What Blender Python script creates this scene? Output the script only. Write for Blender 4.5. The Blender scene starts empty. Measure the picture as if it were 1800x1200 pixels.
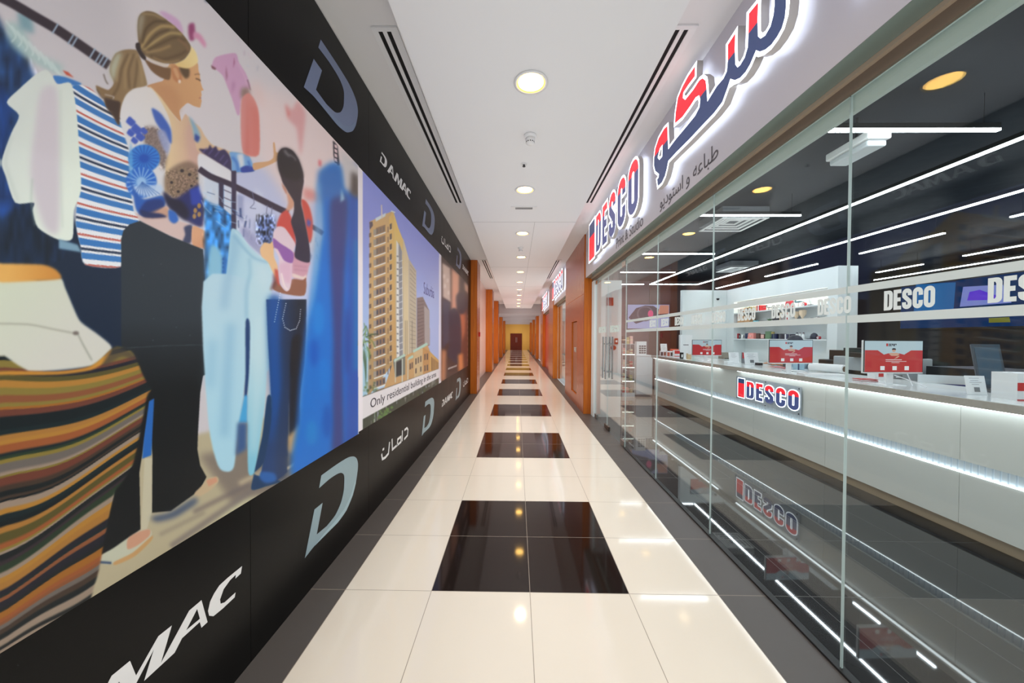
import bpy, math, random
import numpy as np
from mathutils import Vector, Matrix, Euler
random.seed(7)
C = bpy.context.scene.collection
SC = bpy.context.scene
PI = math.pi

# ------------------------------------------------------------ camera
FPX = 625.0                      # focal length in pixels of the 1800 x 1200 frame
CH = 1.55                        # camera height
cam_d = bpy.data.cameras.new('camera'); cam = bpy.data.objects.new('camera', cam_d); C.objects.link(cam)
cam_d.sensor_fit = 'HORIZONTAL'; cam_d.sensor_width = 36.0; cam_d.lens = 36.0*FPX/1800.0
cam_d.clip_start = 0.05; cam_d.clip_end = 200
YAW, PIT, ROL = 0.0133, -0.0131, 0.0055
CM = (Matrix.Rotation(YAW,3,'Z') @ Matrix.Rotation(PI/2+PIT,3,'X') @ Matrix.Rotation(ROL,3,'Z'))
cam.matrix_world = Matrix.Translation((0,0,CH)) @ CM.to_4x4()
SC.camera = cam
# ------------------------------------------------------------ world, exposure
w = bpy.data.worlds.new('world'); SC.world = w; w.use_nodes = True
w.node_tree.nodes['Background'].inputs[0].default_value = (0.86,0.93,1.0,1)
w.node_tree.nodes['Background'].inputs[1].default_value = 1.1
SC.view_settings.view_transform = 'Standard'; SC.view_settings.look = 'None'
SC.view_settings.gamma = 1.0; SC.view_settings.use_curve_mapping = False
SC.view_settings.exposure = 0.0
SC.cycles.transparent_max_bounces = 32
SC.cycles.max_bounces = 14; SC.cycles.diffuse_bounces = 7; SC.cycles.glossy_bounces = 5
SC.cycles.sample_clamp_indirect = 6.0
SC.cycles.use_fast_gi = True; SC.cycles.fast_gi_method = 'ADD'; w.light_settings.ao_factor = 0.40; w.light_settings.distance = 1.6

def at(px, py, X=None, Y=None, Z=None):
    """the place on the plane X / Y / Z = const that the photograph shows at a pixel"""
    d = CM @ Vector(((px-900)/FPX, -(py-600)/FPX, -1.0))
    if X is not None: t = X/d.x
    elif Y is not None: t = Y/d.y
    else: t = (Z-CH)/d.z
    return Vector((0,0,CH)) + d*t
# ------------------------------------------------------------ lamps that are large or many: see the downlights and the light strips
def area(name, loc, rot, size, size_y, power, col, spread=PI, shape='RECTANGLE'):
    l = bpy.data.lights.new(name,'AREA'); l.shape = shape; l.size = size
    if shape in ('RECTANGLE','ELLIPSE'): l.size_y = size_y
    l.energy = power; l.color = col; l.spread = spread
    o = bpy.data.objects.new(name,l); o.location = loc; o.rotation_euler = rot; C.objects.link(o)
    return o

# ------------------------------------------------------------ materials
MATS = {}
def mat(name, col, rough=0.5, metal=0.0, em=0.0, emcol=None, spec=0.5, noise=0.0, nscale=8.0, bump=0.0, coat=0.0, alpha=None):
    if name in MATS: return MATS[name]
    m = bpy.data.materials.new(name); m.use_nodes = True; nt = m.node_tree; b = nt.nodes['Principled BSDF']
    c = (col[0],col[1],col[2],1)
    b.inputs['Base Color'].default_value = c; b.inputs['Roughness'].default_value = rough
    b.inputs['Metallic'].default_value = metal; b.inputs['Specular IOR Level'].default_value = spec
    if coat: b.inputs['Coat Weight'].default_value = coat; b.inputs['Coat Roughness'].default_value = 0.05
    if em:
        e = emcol or col; b.inputs['Emission Color'].default_value = (e[0],e[1],e[2],1); b.inputs['Emission Strength'].default_value = em
    tc = nt.nodes.new('ShaderNodeTexCoord'); n = nt.nodes.new('ShaderNodeTexNoise')
    n.inputs['Scale'].default_value = nscale; n.inputs['Detail'].default_value = 4
    nt.links.new(tc.outputs['Object'], n.inputs['Vector'])
    if noise:
        mr = nt.nodes.new('ShaderNodeMapRange'); mr.inputs[3].default_value = 1-noise; mr.inputs[4].default_value = 1+noise
        nt.links.new(n.outputs['Fac'], mr.inputs[0])
        mx = nt.nodes.new('ShaderNodeVectorMath'); mx.operation = 'SCALE'; mx.inputs[0].default_value = c[:3]
        nt.links.new(mr.outputs[0], mx.inputs['Scale']); nt.links.new(mx.outputs[0], b.inputs['Base Color'])
    mr2 = nt.nodes.new('ShaderNodeMapRange'); mr2.inputs[3].default_value = rough*0.9; mr2.inputs[4].default_value = min(1,rough*1.1)
    nt.links.new(n.outputs['Fac'], mr2.inputs[0]); nt.links.new(mr2.outputs[0], b.inputs['Roughness'])
    if bump:
        bp = nt.nodes.new('ShaderNodeBump'); bp.inputs['Strength'].default_value = bump; bp.inputs['Distance'].default_value = 0.002
        nt.links.new(n.outputs['Fac'], bp.inputs['Height']); nt.links.new(bp.outputs[0], b.inputs['Normal'])
    MATS[name] = m
    return m
def srgb(r,g,b):
    f = lambda v: (v/255/12.92 if v/255<=0.04045 else ((v/255+0.055)/1.055)**2.4)
    return (f(r),f(g),f(b))
def emis(name, col, strength):
    if name in MATS: return MATS[name]
    m = bpy.data.materials.new(name); m.use_nodes = True; nt = m.node_tree
    nt.nodes.remove(nt.nodes['Principled BSDF']); e = nt.nodes.new('ShaderNodeEmission')
    e.inputs[0].default_value = (*col,1); e.inputs[1].default_value = strength
    nt.links.new(e.outputs[0], nt.nodes['Material Output'].inputs[0]); MATS[name] = m
    return m
def glassmat(name, tint=(0.945,0.985,0.98), f0=0.023, haze=0.0, hazecol=(0.7,0.8,0.78)):
    """a thin clear pane: light passes straight, each face reflects after Schlick"""
    if name in MATS: return MATS[name]
    m = bpy.data.materials.new(name); m.use_nodes = True; nt = m.node_tree; N = nt.nodes; L = nt.links
    N.remove(N['Principled BSDF'])
    g = N.new('ShaderNodeNewGeometry'); dp = N.new('ShaderNodeVectorMath'); dp.operation = 'DOT_PRODUCT'
    L.new(g.outputs['Incoming'], dp.inputs[0]); L.new(g.outputs['Normal'], dp.inputs[1])
    ab = N.new('ShaderNodeMath'); ab.operation = 'ABSOLUTE'; L.new(dp.outputs['Value'], ab.inputs[0])
    om = N.new('ShaderNodeMath'); om.operation = 'SUBTRACT'; om.inputs[0].default_value = 1; L.new(ab.outputs[0], om.inputs[1])
    pw = N.new('ShaderNodeMath'); pw.operation = 'POWER'; L.new(om.outputs[0], pw.inputs[0]); pw.inputs[1].default_value = 5
    ma = N.new('ShaderNodeMath'); ma.operation = 'MULTIPLY_ADD'; L.new(pw.outputs[0], ma.inputs[0])
    ma.inputs[1].default_value = 1-f0; ma.inputs[2].default_value = f0; ma.use_clamp = True
    tr = N.new('ShaderNodeBsdfTransparent'); tr.inputs[0].default_value = (*tint,1)
    gl = N.new('ShaderNodeBsdfGlossy'); gl.inputs['Roughness'].default_value = 0.0; gl.inputs[0].default_value = (1,1,1,1)
    mx = N.new('ShaderNodeMixShader'); L.new(ma.outputs[0], mx.inputs[0]); L.new(tr.outputs[0], mx.inputs[1]); L.new(gl.outputs[0], mx.inputs[2])
    out = mx
    if haze:
        df = N.new('ShaderNodeBsdfDiffuse'); df.inputs[0].default_value = (*hazecol,1)
        tl = N.new('ShaderNodeBsdfTranslucent'); tl.inputs[0].default_value = (*hazecol,1)
        ad = N.new('ShaderNodeMixShader'); ad.inputs[0].default_value = 0.45; L.new(df.outputs[0], ad.inputs[1]); L.new(tl.outputs[0], ad.inputs[2])
        m2 = N.new('ShaderNodeMixShader'); m2.inputs[0].default_value = haze; L.new(mx.outputs[0], m2.inputs[1]); L.new(ad.outputs[0], m2.inputs[2]); out = m2
    L.new(out.outputs[0], N['Material Output'].inputs[0]); MATS[name] = m
    return m

# ------------------------------------------------------------ mesh helpers
class MB:
    def __init__(s): s.v=[]; s.f=[]; s.m=[]
    def add(s, vs, fs, m=0):
        n=len(s.v); s.v += [tuple(v) for v in vs]; s.f += [tuple(n+i for i in f) for f in fs]; s.m += [m]*len(fs); return s
    def box(s, x0,x1,y0,y1,z0,z1,m=0):
        x0,x1=min(x0,x1),max(x0,x1); y0,y1=min(y0,y1),max(y0,y1); z0,z1=min(z0,z1),max(z0,z1)
        return s.add([(x0,y0,z0),(x1,y0,z0),(x1,y1,z0),(x0,y1,z0),(x0,y0,z1),(x1,y0,z1),(x1,y1,z1),(x0,y1,z1)],
          [(0,3,2,1),(4,5,6,7),(0,1,5,4),(1,2,6,5),(2,3,7,6),(3,0,4,7)],m)
    def quad(s,a,b,c,d,m=0): return s.add([a,b,c,d],[(0,1,2,3)],m)
    def tube(s,p0,p1,r0,r1=None,n=16,m=0,caps=True):
        r1 = r0 if r1 is None else r1
        p0=Vector(p0); p1=Vector(p1); d=(p1-p0).normalized(); a=d.orthogonal().normalized(); b=d.cross(a)
        vs=[]
        for p,r in ((p0,r0),(p1,r1)):
            for i in range(n):
                t=2*PI*i/n; vs.append(p+(a*math.cos(t)+b*math.sin(t))*r)
        fs=[(i,(i+1)%n,n+(i+1)%n,n+i) for i in range(n)]
        if caps: fs += [tuple(range(n-1,-1,-1)), tuple(range(n,2*n))]
        return s.add(vs,fs,m)
    def lathe(s, c, prof, n=32, m=0, caps=True):
        vs=[]
        for r,z in prof:
            for i in range(n):
                t=2*PI*i/n; vs.append((c[0]+r*math.cos(t), c[1]+r*math.sin(t), c[2]+z))
        fs=[]
        for k in range(len(prof)-1):
            for i in range(n):
                fs.append((k*n+i,k*n+(i+1)%n,(k+1)*n+(i+1)%n,(k+1)*n+i))
        if caps: fs.append(tuple(range(n-1,-1,-1))); fs.append(tuple((len(prof)-1)*n+i for i in range(n)))
        return s.add(vs,fs,m)
    def path(s, pts, r, n=8, m=0):
        for a,b in zip(pts[:-1],pts[1:]): s.tube(a,b,r,r,n,m)
        return s
def mesh_of(name, mb, mats, smooth=False):
    me = bpy.data.meshes.new(name); me.from_pydata(mb.v, [], mb.f)
    for m in mats: me.materials.append(m)
    if len(mats)>1: me.polygons.foreach_set('material_index', mb.m)
    me.validate(); me.update()
    if smooth: me.shade_smooth() if hasattr(me,'shade_smooth') else None
    return me
def link(name, me, parent=None):
    o = bpy.data.objects.new(name, me); C.objects.link(o)
    if parent is not None:
        o.parent = parent; o.matrix_parent_inverse = parent_mat(parent).inverted()
    return o
def parent_mat(p):
    m = Matrix.LocRotScale(p.location, p.rotation_euler, p.scale)
    return (parent_mat(p.parent) @ p.matrix_parent_inverse @ m) if p.parent else m
def obj(name, mb, mats, parent=None, smooth=False, bevel=0.0):
    if not isinstance(mats,(list,tuple)): mats=[mats]
    o = link(name, mesh_of(name, mb, mats, smooth), parent)
    if bevel:
        b = o.modifiers.new('bevel','BEVEL'); b.width = bevel; b.segments = 2; b.limit_method = 'ANGLE'
    return o
def tag(o, label, cat, group=None, kind=None):
    o['label']=label; o['category']=cat
    if group: o['group']=group
    if kind: o['kind']=kind
    return o
def thing(name, label, cat, loc=(0,0,0), group=None):
    o = bpy.data.objects.new(name, None); o.location = loc; o.empty_display_size = 0.1; C.objects.link(o)
    return tag(o,label,cat,group)
def struct(name, mb, mats, label=None, cat='structure', **k):
    o = obj(name, mb, mats, **k); o['kind']='structure'
    if label: o['label']=label
    o['category']=cat
    return o
def dup(root, loc, label=None, group=None, rotz=None):
    r = root.copy(); C.objects.link(r); r.location = loc
    if rotz is not None: r.rotation_euler = (0,0,rotz)
    if label: r['label']=label
    if group: r['group']=group
    for ch in list(root.children):
        c = ch.copy(); C.objects.link(c); c.parent = r
        for g in list(ch.children):
            d = g.copy(); C.objects.link(d); d.parent = c
    return r
# filled flat shapes with holes (a 2D curve turned into a mesh)
def fill(loops, depth=0.0):
    cu = bpy.data.curves.new('tmp','CURVE'); cu.dimensions='2D'; cu.fill_mode='BOTH'; cu.extrude=depth/2
    for lp in loops:
        sp = cu.splines.new('POLY'); sp.points.add(len(lp)-1); sp.use_cyclic_u=True
        for i,(x,y) in enumerate(lp): sp.points[i].co=(x,y,0,1)
    return curve_mesh(cu)
def curve_mesh(cu):
    o = bpy.data.objects.new('tmp',cu); C.objects.link(o)
    dg = bpy.context.evaluated_depsgraph_get(); me = bpy.data.meshes.new_from_object(o.evaluated_get(dg))
    bpy.data.objects.remove(o); bpy.data.curves.remove(cu)
    return me
def text_mesh(s, size=1.0, depth=0.0, offset=0.0, align='CENTER', sx=1.0, shear=0.0, spacing=1.0):
    cu = bpy.data.curves.new('tmp','FONT'); cu.body=s; cu.size=size; cu.extrude=depth/2; cu.offset=offset
    cu.align_x=align; cu.align_y='CENTER'; cu.shear=shear; cu.space_character=spacing; cu.resolution_u=4
    me = curve_mesh(cu); me.transform(Matrix.Scale(sx,4,(1,0,0)))
    return me
def frame(origin, u, v):
    u=Vector(u).normalized(); v=Vector(v).normalized(); n=u.cross(v)
    return Matrix.Translation(origin) @ Matrix(((u.x,v.x,n.x,0),(u.y,v.y,n.y,0),(u.z,v.z,n.z,0),(0,0,0,1)))
def put(name, me, m, M, parent=None):
    me.transform(M)
    if len(me.materials): me.materials.clear()
    for x in (m if isinstance(m,(list,tuple)) else [m]): me.materials.append(x)
    me.name = name
    return link(name, me, parent)
def join_meshes(parts):
    """parts: list of (mesh, material index); returns one mesh"""
    mb = MB()
    for me,mi in parts:
        mb.add([v.co[:] for v in me.vertices],[tuple(p.vertices) for p in me.polygons],mi); bpy.data.meshes.remove(me)
    return mb
# strokes: a polyline drawn with a broad pen, as an outline loop
def stroke(pts, wd, closed=False, ext=0.0):
    Q=[]
    for p in pts:
        if not Q or (abs(p[0]-Q[-1][0])+abs(p[1]-Q[-1][1]))>1e-7: Q.append(p)
    if closed and abs(Q[0][0]-Q[-1][0])+abs(Q[0][1]-Q[-1][1])<1e-7: Q.pop()
    P=[Vector((p[0],p[1])) for p in Q]; n=len(P); W=[wd]*n
    if not closed and ext:
        P[0] = P[0]+(P[0]-P[1]).normalized()*ext; P[-1] = P[-1]+(P[-1]-P[-2]).normalized()*ext
    L=[];R=[]
    for i in range(n):
        a = P[i-1] if (i>0 or closed) else None; b = P[(i+1)%n] if (i<n-1 or closed) else None
        d1 = (P[i]-a).normalized() if a is not None else None; d2 = (b-P[i]).normalized() if b is not None else None
        if d1 is None: d1=d2
        if d2 is None: d2=d1
        n1=Vector((-d1.y,d1.x)); n2=Vector((-d2.y,d2.x)); m=(n1+n2)
        if m.length<1e-6: m=n1
        m.normalize(); k = 1/max(0.45,m.dot(n1)); h=W[i]/2*k
        L.append((P[i]+m*h)[:]); R.append((P[i]-m*h)[:])
    return [L,R] if closed else [L+R[::-1]]
def arc(cx,cy,rx,ry,a0,a1,n=8):
    return [(cx+rx*math.cos(math.radians(a0+(a1-a0)*i/n)), cy+ry*math.sin(math.radians(a0+(a1-a0)*i/n))) for i in range(n+1)]
# ============================================================ THE SHELL
XW = -1.252; XG = 1.527; XF = 1.375
T = 0.6; X0 = -0.511; Y0 = 2.14
ZC = 3.35; ZS = 3.62            # middle ceiling, side ceiling
YB = -2.6; YE = 42.0
cream = mat('cream polished tile', srgb(226,218,205), 0.07, spec=0.55, noise=0.03, nscale=1.5)
blackt = mat('black polished tile', (0.012,0.007,0.006), 0.06, spec=0.5, noise=0.1)
border = mat('dark grey border tile', srgb(84,80,78), 0.36, spec=0.4)
grout = mat('tile joint', srgb(150,140,128), 0.7)
def tiled(xs, y0, y1, fn):
    mb = MB(); g=0.0018; k0=math.floor((y0-Y0)/T); k1=math.ceil((y1-Y0)/T)
    for k in range(k0,k1):
        a=max(y0,Y0+k*T); b=min(y1,Y0+(k+1)*T)
        if b<=a: continue
        for i in range(len(xs)-1):
            xa,xb=xs[i],xs[i+1]
            mb.quad((xa+g,a+g,0),(xb-g,a+g,0),(xb-g,b-g,0),(xa+g,b-g,0), fn(i,k))
            mb.quad((xa-g,a+g,0),(xa+g,a+g,0),(xa+g,b-g,0),(xa-g,b-g,0),3)
        mb.quad((xs[0]-g,a-g,0),(xs[-1]-g,a-g,0),(xs[-1]-g,a+g,0),(xs[0]-g,a+g,0),3)
    return mb
xs = [XW-0.15, -1.038, X0, X0+T, X0+2*T, 1.225, XG]
struct('floor', tiled(xs, YB, YE, lambda i,k: 2 if i in (0,5) else (1 if (i in (2,3) and k%4 in (0,1)) else 0)), [cream,blackt,border,grout],
       'polished corridor floor of cream and black tiles with dark borders','floor')
# shop floor
sfl = mat('dark polished shop tile', (0.030,0.030,0.032), 0.03, spec=0.6)
sgr = mat('shop tile joint', (0.10,0.10,0.10), 0.6)
xs2 = [XG]+[XG+0.25+T*i for i in range(16)]
struct('floor', tiled(xs2, YB, 11.4, lambda i,k: 0), [sfl,sfl,sfl,sgr], 'dark mirror polished floor inside the shop','floor')
# ceilings
ceil = mat('white ceiling paint', (0.80,0.80,0.80), 0.6, spec=0.2)
ceils = mat('white ceiling paint of the sides', (0.76,0.75,0.74), 0.6, spec=0.2)
cx0 = -0.700; cx1 = 0.915
struct('ceiling', MB().box(cx0,cx1,YB,22.5,ZC,ZC+0.5), ceil, 'dropped white middle strip of the corridor ceiling','ceiling')
mb = MB(); mb.box(XW-0.3,cx0,YB,22.5,ZS,ZS+0.2); mb.box(cx1,XG+0.3,YB,22.5,ZS,ZS+0.2)
struct('ceiling', mb, ceils, 'raised side bands of the corridor ceiling','ceiling')
# access panel lines in the middle ceiling
jl = mat('ceiling joint', (0.42,0.42,0.42), 0.8)
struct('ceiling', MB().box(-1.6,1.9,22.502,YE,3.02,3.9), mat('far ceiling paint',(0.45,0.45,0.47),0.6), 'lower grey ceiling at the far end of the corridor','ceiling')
for k,(a,b,c,d) in enumerate([at(944,412,Z=ZC)[:2]+at(0,0,Z=ZC)[:2]]*0): pass
mb = MB()
yj=[5.6,9.2,12.8,16.4,20.0]
for y in yj: mb.box(cx0,cx1,y,y+0.006,ZC-0.002,ZC+0.001)
mb.box(0.27,0.275,5.6,22.4,ZC-0.002,ZC+0.001)
struct('trim_1', mb, jl, 'thin joints between the ceiling boards','trim')
# left wall (black hoarding boards)
blk = mat('black hoarding print', (0.0045,0.0045,0.0045), 0.33, spec=0.14, noise=0.15, nscale=3)
mb = MB()
seams=[YB, -0.6, at(440,900,X=XW).y, at(648,760,X=XW).y, 6.1, 8.4, 9.93]
for a,b in zip(seams[:-1],seams[1:]):
    dz = {0:0.0}.get(0,0.0)
    mb.box(XW-0.05,XW,a+0.0012,b-0.0012,0.0,ZS-0.012)
mb.box(XW-0.052,XW-0.004,YB,9.93,0,ZS-0.015)
struct('wall_left', mb, blk, 'black board hoarding along the left side of the corridor','wall')
# backing wall, left beyond the hoarding
wp = mat('white wall paint', (0.72,0.70,0.68), 0.5)
pinkp = mat('pinkish glossy panel', srgb(228,205,196), 0.25, noise=0.04, nscale=1.2)
struct('wall_left', MB().box(XW-0.2,XW-0.11,9.9,YE,0,ZS), pinkp, 'pale glossy wall panels beyond the hoarding','wall')
struct('wall_left', MB().box(XW-0.2,XW-0.11,YB,9.9,0,ZS), wp, 'plaster wall behind the hoarding boards','wall')
# end wall
yel = mat('yellow painted end wall', srgb(236,190,96), 0.6)
struct('wall_back', MB().box(-1.7,1.9,YE,YE+0.1,0,3.6), yel, 'yellow wall closing the far end of the corridor','wall')
dwood = mat('dark red door wood', srgb(104,38,20), 0.35, noise=0.1)
d = struct('door_1', MB().box(-0.75,0.62,YE-0.06,YE-0.002,0.0,1.95), dwood, 'dark red double door in the yellow end wall','door')
obj('handle', MB().box(-0.12,-0.09,YE-0.1,YE-0.06,0.9,1.5), mat('door handle metal',(0.7,0.7,0.7),0.3,1), d)
obj('handle', MB().box(0.0,0.03,YE-0.1,YE-0.06,0.9,1.5), MATS['door handle metal'], d)
# behind the camera the corridor goes on to the daylight of the entrance
# ============================================================ LIGHTS OF THE CORRIDOR
trimw = mat('white metal trim', (0.78,0.78,0.77), 0.4)
lampglow = emis('warm lamp glow', (1.0,0.58,0.15), 22.0)
lampedge = mat('warm reflector', srgb(238,214,130), 0.3, em=0.35, emcol=(1,0.75,0.25))
def downlight(y, idx):
    t = thing('downlight', DL[idx], 'ceiling light', (0.09,y,ZC), 'round downlights along the corridor ceiling')
    c=(0.09,y,ZC)
    obj('trim_ring', MB().lathe(c,[(0.098,0.0),(0.118,-0.001),(0.121,-0.006),(0.108,-0.010),(0.100,-0.008),(0.098,0.0)],40,caps=False), trimw, t, smooth=True)
    obj('reflector', MB().lathe(c,[(0.100,-0.0075),(0.092,-0.002),(0.090,-0.0015)],40,caps=False), lampedge, t, smooth=True)
    obj('diffuser', MB().lathe(c,[(0.001,-0.0035),(0.090,-0.0030),(0.090,-0.0020)],40), lampglow, t)
    a = area('downlight_beam',(0.09,y,ZC-0.012),(0,0,0),0.16,0.16,DLP,(1.0,0.90,0.76),math.radians(112),'DISK')
DLP = 8.0
ys = [2.54+1.835*i for i in range(-2,11)]
DL = ['behind the camera']*13
names = {2:'large round downlight nearest the camera, just in front of the smoke detector',3:'second round downlight from the camera, between sprinkler and air grille',
 4:'third round downlight, next beyond the air grille',5:'fourth round downlight, close behind the second smoke detector',6:'fifth round downlight from the camera'}
for i in range(13): DL[i] = names.get(i, 'small far round downlight of the row, number %d from the camera' % (i-1) if i>1 else 'round downlight behind the camera position, %s' % ('nearer one' if i==1 else 'farther one'))
for i,y in enumerate(ys): downlight(y,i)
# slot diffusers in the side bands
slotd = mat('dark slot', (0.008,0.008,0.008), 0.8)
def slot_grille(x,y0,y1,label):
    t = thing('slot_diffuser', label, 'air vent', (x,(y0+y1)/2,ZS), 'slot air diffusers beside the middle ceiling strip')
    mb = MB(); W=0.088
    for a,b in ((-W,-0.050),(-0.020,-0.004+0.012),(0.038,W)): mb.box(x+a,x+b,y0,y1,ZS-0.012,ZS-0.001)
    mb.box(x-W,x+W,y0-0.03,y0,ZS-0.012,ZS-0.001); mb.box(x-W,x+W,y1,y1+0.03,ZS-0.012,ZS-0.001)
    obj('frame', mb, trimw, t)
    for a,b in ((-0.050,-0.020),(0.008,0.038)): obj('slot', MB().box(x+a,x+b,y0,y1,ZS-0.006,ZS-0.001), slotd, t)
for y0,y1,w_ in ((2.42,5.5,'nearest the camera'),(9.6,12.6,'farther along')):
    slot_grille(-0.90,y0,y1,'long two-slot air diffuser on the left of the ceiling, '+w_)
    slot_grille(1.10,y0,y1,'long two-slot air diffuser on the right above the shop signs, '+w_)
# smoke detectors, sprinkler, grille
whitep = mat('white plastic', (0.80,0.80,0.79), 0.35)
dgr = mat('dark grey plastic', (0.05,0.05,0.05), 0.5)
def detector(x,y,label):
    t = thing('smoke_detector', label, 'smoke detector', (x,y,ZC), 'smoke detectors on the corridor ceiling')
    obj('base', MB().lathe((x,y,ZC),[(0.055,0),(0.055,-0.022),(0.046,-0.030)],32), whitep, t, smooth=True)
    obj('chamber', MB().lathe((x,y,ZC),[(0.042,-0.030),(0.036,-0.075),(0.020,-0.086)],32), whitep, t, smooth=True)
    mb = MB()
    for k in range(12):
        a=2*PI*k/12; mb.tube((x+0.036*math.cos(a),y+0.036*math.sin(a),ZC-0.064),(x+0.0385*math.cos(a),y+0.0385*math.sin(a),ZC-0.064),0.006,n=6)
    obj('vent_openings', mb, dgr, t)
detector(0.11,3.2,'white round smoke detector hanging between the first and second downlight')
detector(0.07,7.2,'small white smoke detector between the third and fourth downlight')
detector(0.06,14.2,'tiny far smoke detector beside a distant downlight')
t = thing('sprinkler','small recessed sprinkler head with a dark centre behind the near smoke detector','sprinkler',(0.065,3.73,ZC))
obj('escutcheon', MB().lathe((0.065,3.73,ZC),[(0.036,0),(0.036,-0.006),(0.018,-0.008)],28), trimw, t)
obj('nozzle', MB().lathe((0.065,3.73,ZC),[(0.012,-0.008),(0.010,-0.02),(0.016,-0.024),(0.016,-0.027)],20), dgr, t)
t = thing('air_grille','narrow rectangular white air grille with louvres set across the ceiling','air vent',(0.09,4.98,ZC))
mb=MB(); x0,x1=-0.09,0.27
mb.box(x0,x1,4.93,4.95,ZC-0.008,ZC); mb.box(x0,x1,5.03,5.05,ZC-0.008,ZC); mb.box(x0,x0+0.06,4.95,5.03,ZC-0.008,ZC); mb.box(x1-0.06,x1,4.95,5.03,ZC-0.008,ZC)
obj('frame', mb, trimw, t)
mb=MB()
for k in range(5): mb.box(x0+0.06,x1-0.06,4.955+k*0.015,4.961+k*0.015,ZC-0.008,ZC)
obj('louvres', mb, mat('grey louvre',(0.35,0.35,0.35),0.5), t)

# ============================================================ THE SHOP FRONT
ZF0 = 2.735                      # underside of the sign board
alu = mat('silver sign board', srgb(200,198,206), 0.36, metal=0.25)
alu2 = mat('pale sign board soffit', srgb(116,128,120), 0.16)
tan_ = mat('beige channel', srgb(168,152,132), 0.45); brn = mat('brown channel', srgb(112,98,84), 0.5)
plas = mat('pale plaster header', srgb(180,188,180), 0.6)
def fascia(y0,y1,name,label):
    o = obj(name, MB().box(XF,XF+0.10,y0,y1,ZF0,ZS-0.001), alu); tag(o,label,'sign board')
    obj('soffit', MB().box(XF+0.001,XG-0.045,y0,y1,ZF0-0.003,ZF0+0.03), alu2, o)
    obj('channel', MB().box(XG-0.044,XG-0.022,y0,y1,ZF0-0.022,ZF0+0.03), tan_, o)
    obj('channel', MB().box(XG-0.022,XG-0.006,y0,y1,ZF0-0.075,ZF0+0.03), brn, o)
    return o
fascia(YB,7.16,'sign_board','long silver sign board over the near glass shop front')
struct('wall_right', MB().box(XG+0.006,XG+0.03,YB,7.2,2.585,ZS), plas, 'plaster header above the shop glass','wall')
glass = glassmat('clear shop glass'); gedge = mat('glass edge', srgb(206,220,218), 0.25, em=0.0)
def pane(y0,y1,z0=0.012,z1=2.66,x=XG,label=None,nm='window_1'):
    mb=MB(); h=0.005; g=0.003
    mb.quad((x-h,y1-g,z0),(x-h,y0+g,z0),(x-h,y0+g,z1),(x-h,y1-g,z1),0); mb.quad((x+h,y0+g,z0),(x+h,y1-g,z0),(x+h,y1-g,z1),(x+h,y0+g,z1),0)
    for y in (y0+g,y1-g): mb.quad((x-h,y,z0),(x+h,y,z0),(x+h,y,z1),(x-h,y,z1),1)
    mb.quad((x-h,y0+g,z1),(x+h,y0+g,z1),(x+h,y1-g,z1),(x-h,y1-g,z1),1)
    return mb
gy = [-1.9,0.2,1.663,2.796,3.886,4.995]
wl = ['glass pane of the shop front beside the camera','glass pane at the right edge of the view','wide glass pane in front of the counter sign','glass pane before the middle of the counter','narrow glass pane next to the glass door']
for i,(a,b) in enumerate(zip(gy[:-1],gy[1:])): struct('window_%d'%(i+1), pane(a,b), [glass,gedge], wl[i], 'window')
steel = mat('brushed steel', (0.62,0.62,0.61), 0.22, 1.0)
steel2 = mat('dark bronze patch fitting', (0.20,0.16,0.13), 0.3, 1.0)
struct('trim_2', MB().box(XG-0.02,XG+0.02,YB,4.995,0.0,0.012), mat('black silicone joint',(0.01,0.01,0.01),0.4), 'thin black strip under the shop glass','trim')
def glass_door(y0,y1,label,hinge,n):
    o = obj('glass_door', pane(y0,y1,0.012,2.60), [glass,gedge]); tag(o,label,'door',group=None)
    hy = y0+0.05 if hinge=='far' else y1-0.05
    # handle: two upright bars, one on each side
    yy = y0+0.09 if hinge=='far' else y1-0.09
    for s in (-1,1):
        x = XG+s*0.055
        h = obj('pull_handle', MB().tube((x,yy,0.86),(x,yy,1.56),0.014,n=16), steel, o, smooth=False)
        mb=MB()
        for z in (0.98,1.44): mb.tube((XG+s*0.006,yy,z),(x,yy,z),0.009,n=10)
        obj('standoff', mb, steel, h)
    for z0,z1 in ((0.010,0.085),(2.56,2.63)):
        for yc in ((y1-0.09) if hinge=='far' else (y0+0.09),):
            obj('patch_fitting', MB().box(XG-0.016,XG+0.016,yc-0.085,yc+0.085,z0,z1), steel, o, bevel=0.002)
    lock = obj('corner_lock', MB().box(XG-0.016,XG+0.016,(y0 if hinge=='far' else y1-0.14),(y0+0.14 if hinge=='far' else y1),0.010,0.075), steel2, o)
    return o
glass_door(4.995,5.985,'frameless glass door leaf with tall steel pull handle, nearer to the window panes','near',0)
glass_door(5.985,6.89,'frameless glass door leaf with tall steel pull handle, beside the wooden pillar','far',1)
# frosted bands and printed lettering on the glass
film = mat('frosted film', srgb(205,216,214), 0.5)
def filmband(za,zb,label):
    mb = MB(); x=XG-0.0062
    for a,b in zip(gy[:-1],gy[1:]): mb.box(x-0.0004,x,a+0.004,b-0.004,za,zb)
    o = obj('frosted_band', mb, film); tag(o,label,'window film')
filmband(1.758,1.789,'upper white frosted stripe running along the shop glass'); filmband(1.622,1.656,'lower white frosted stripe running along the shop glass')
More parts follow.
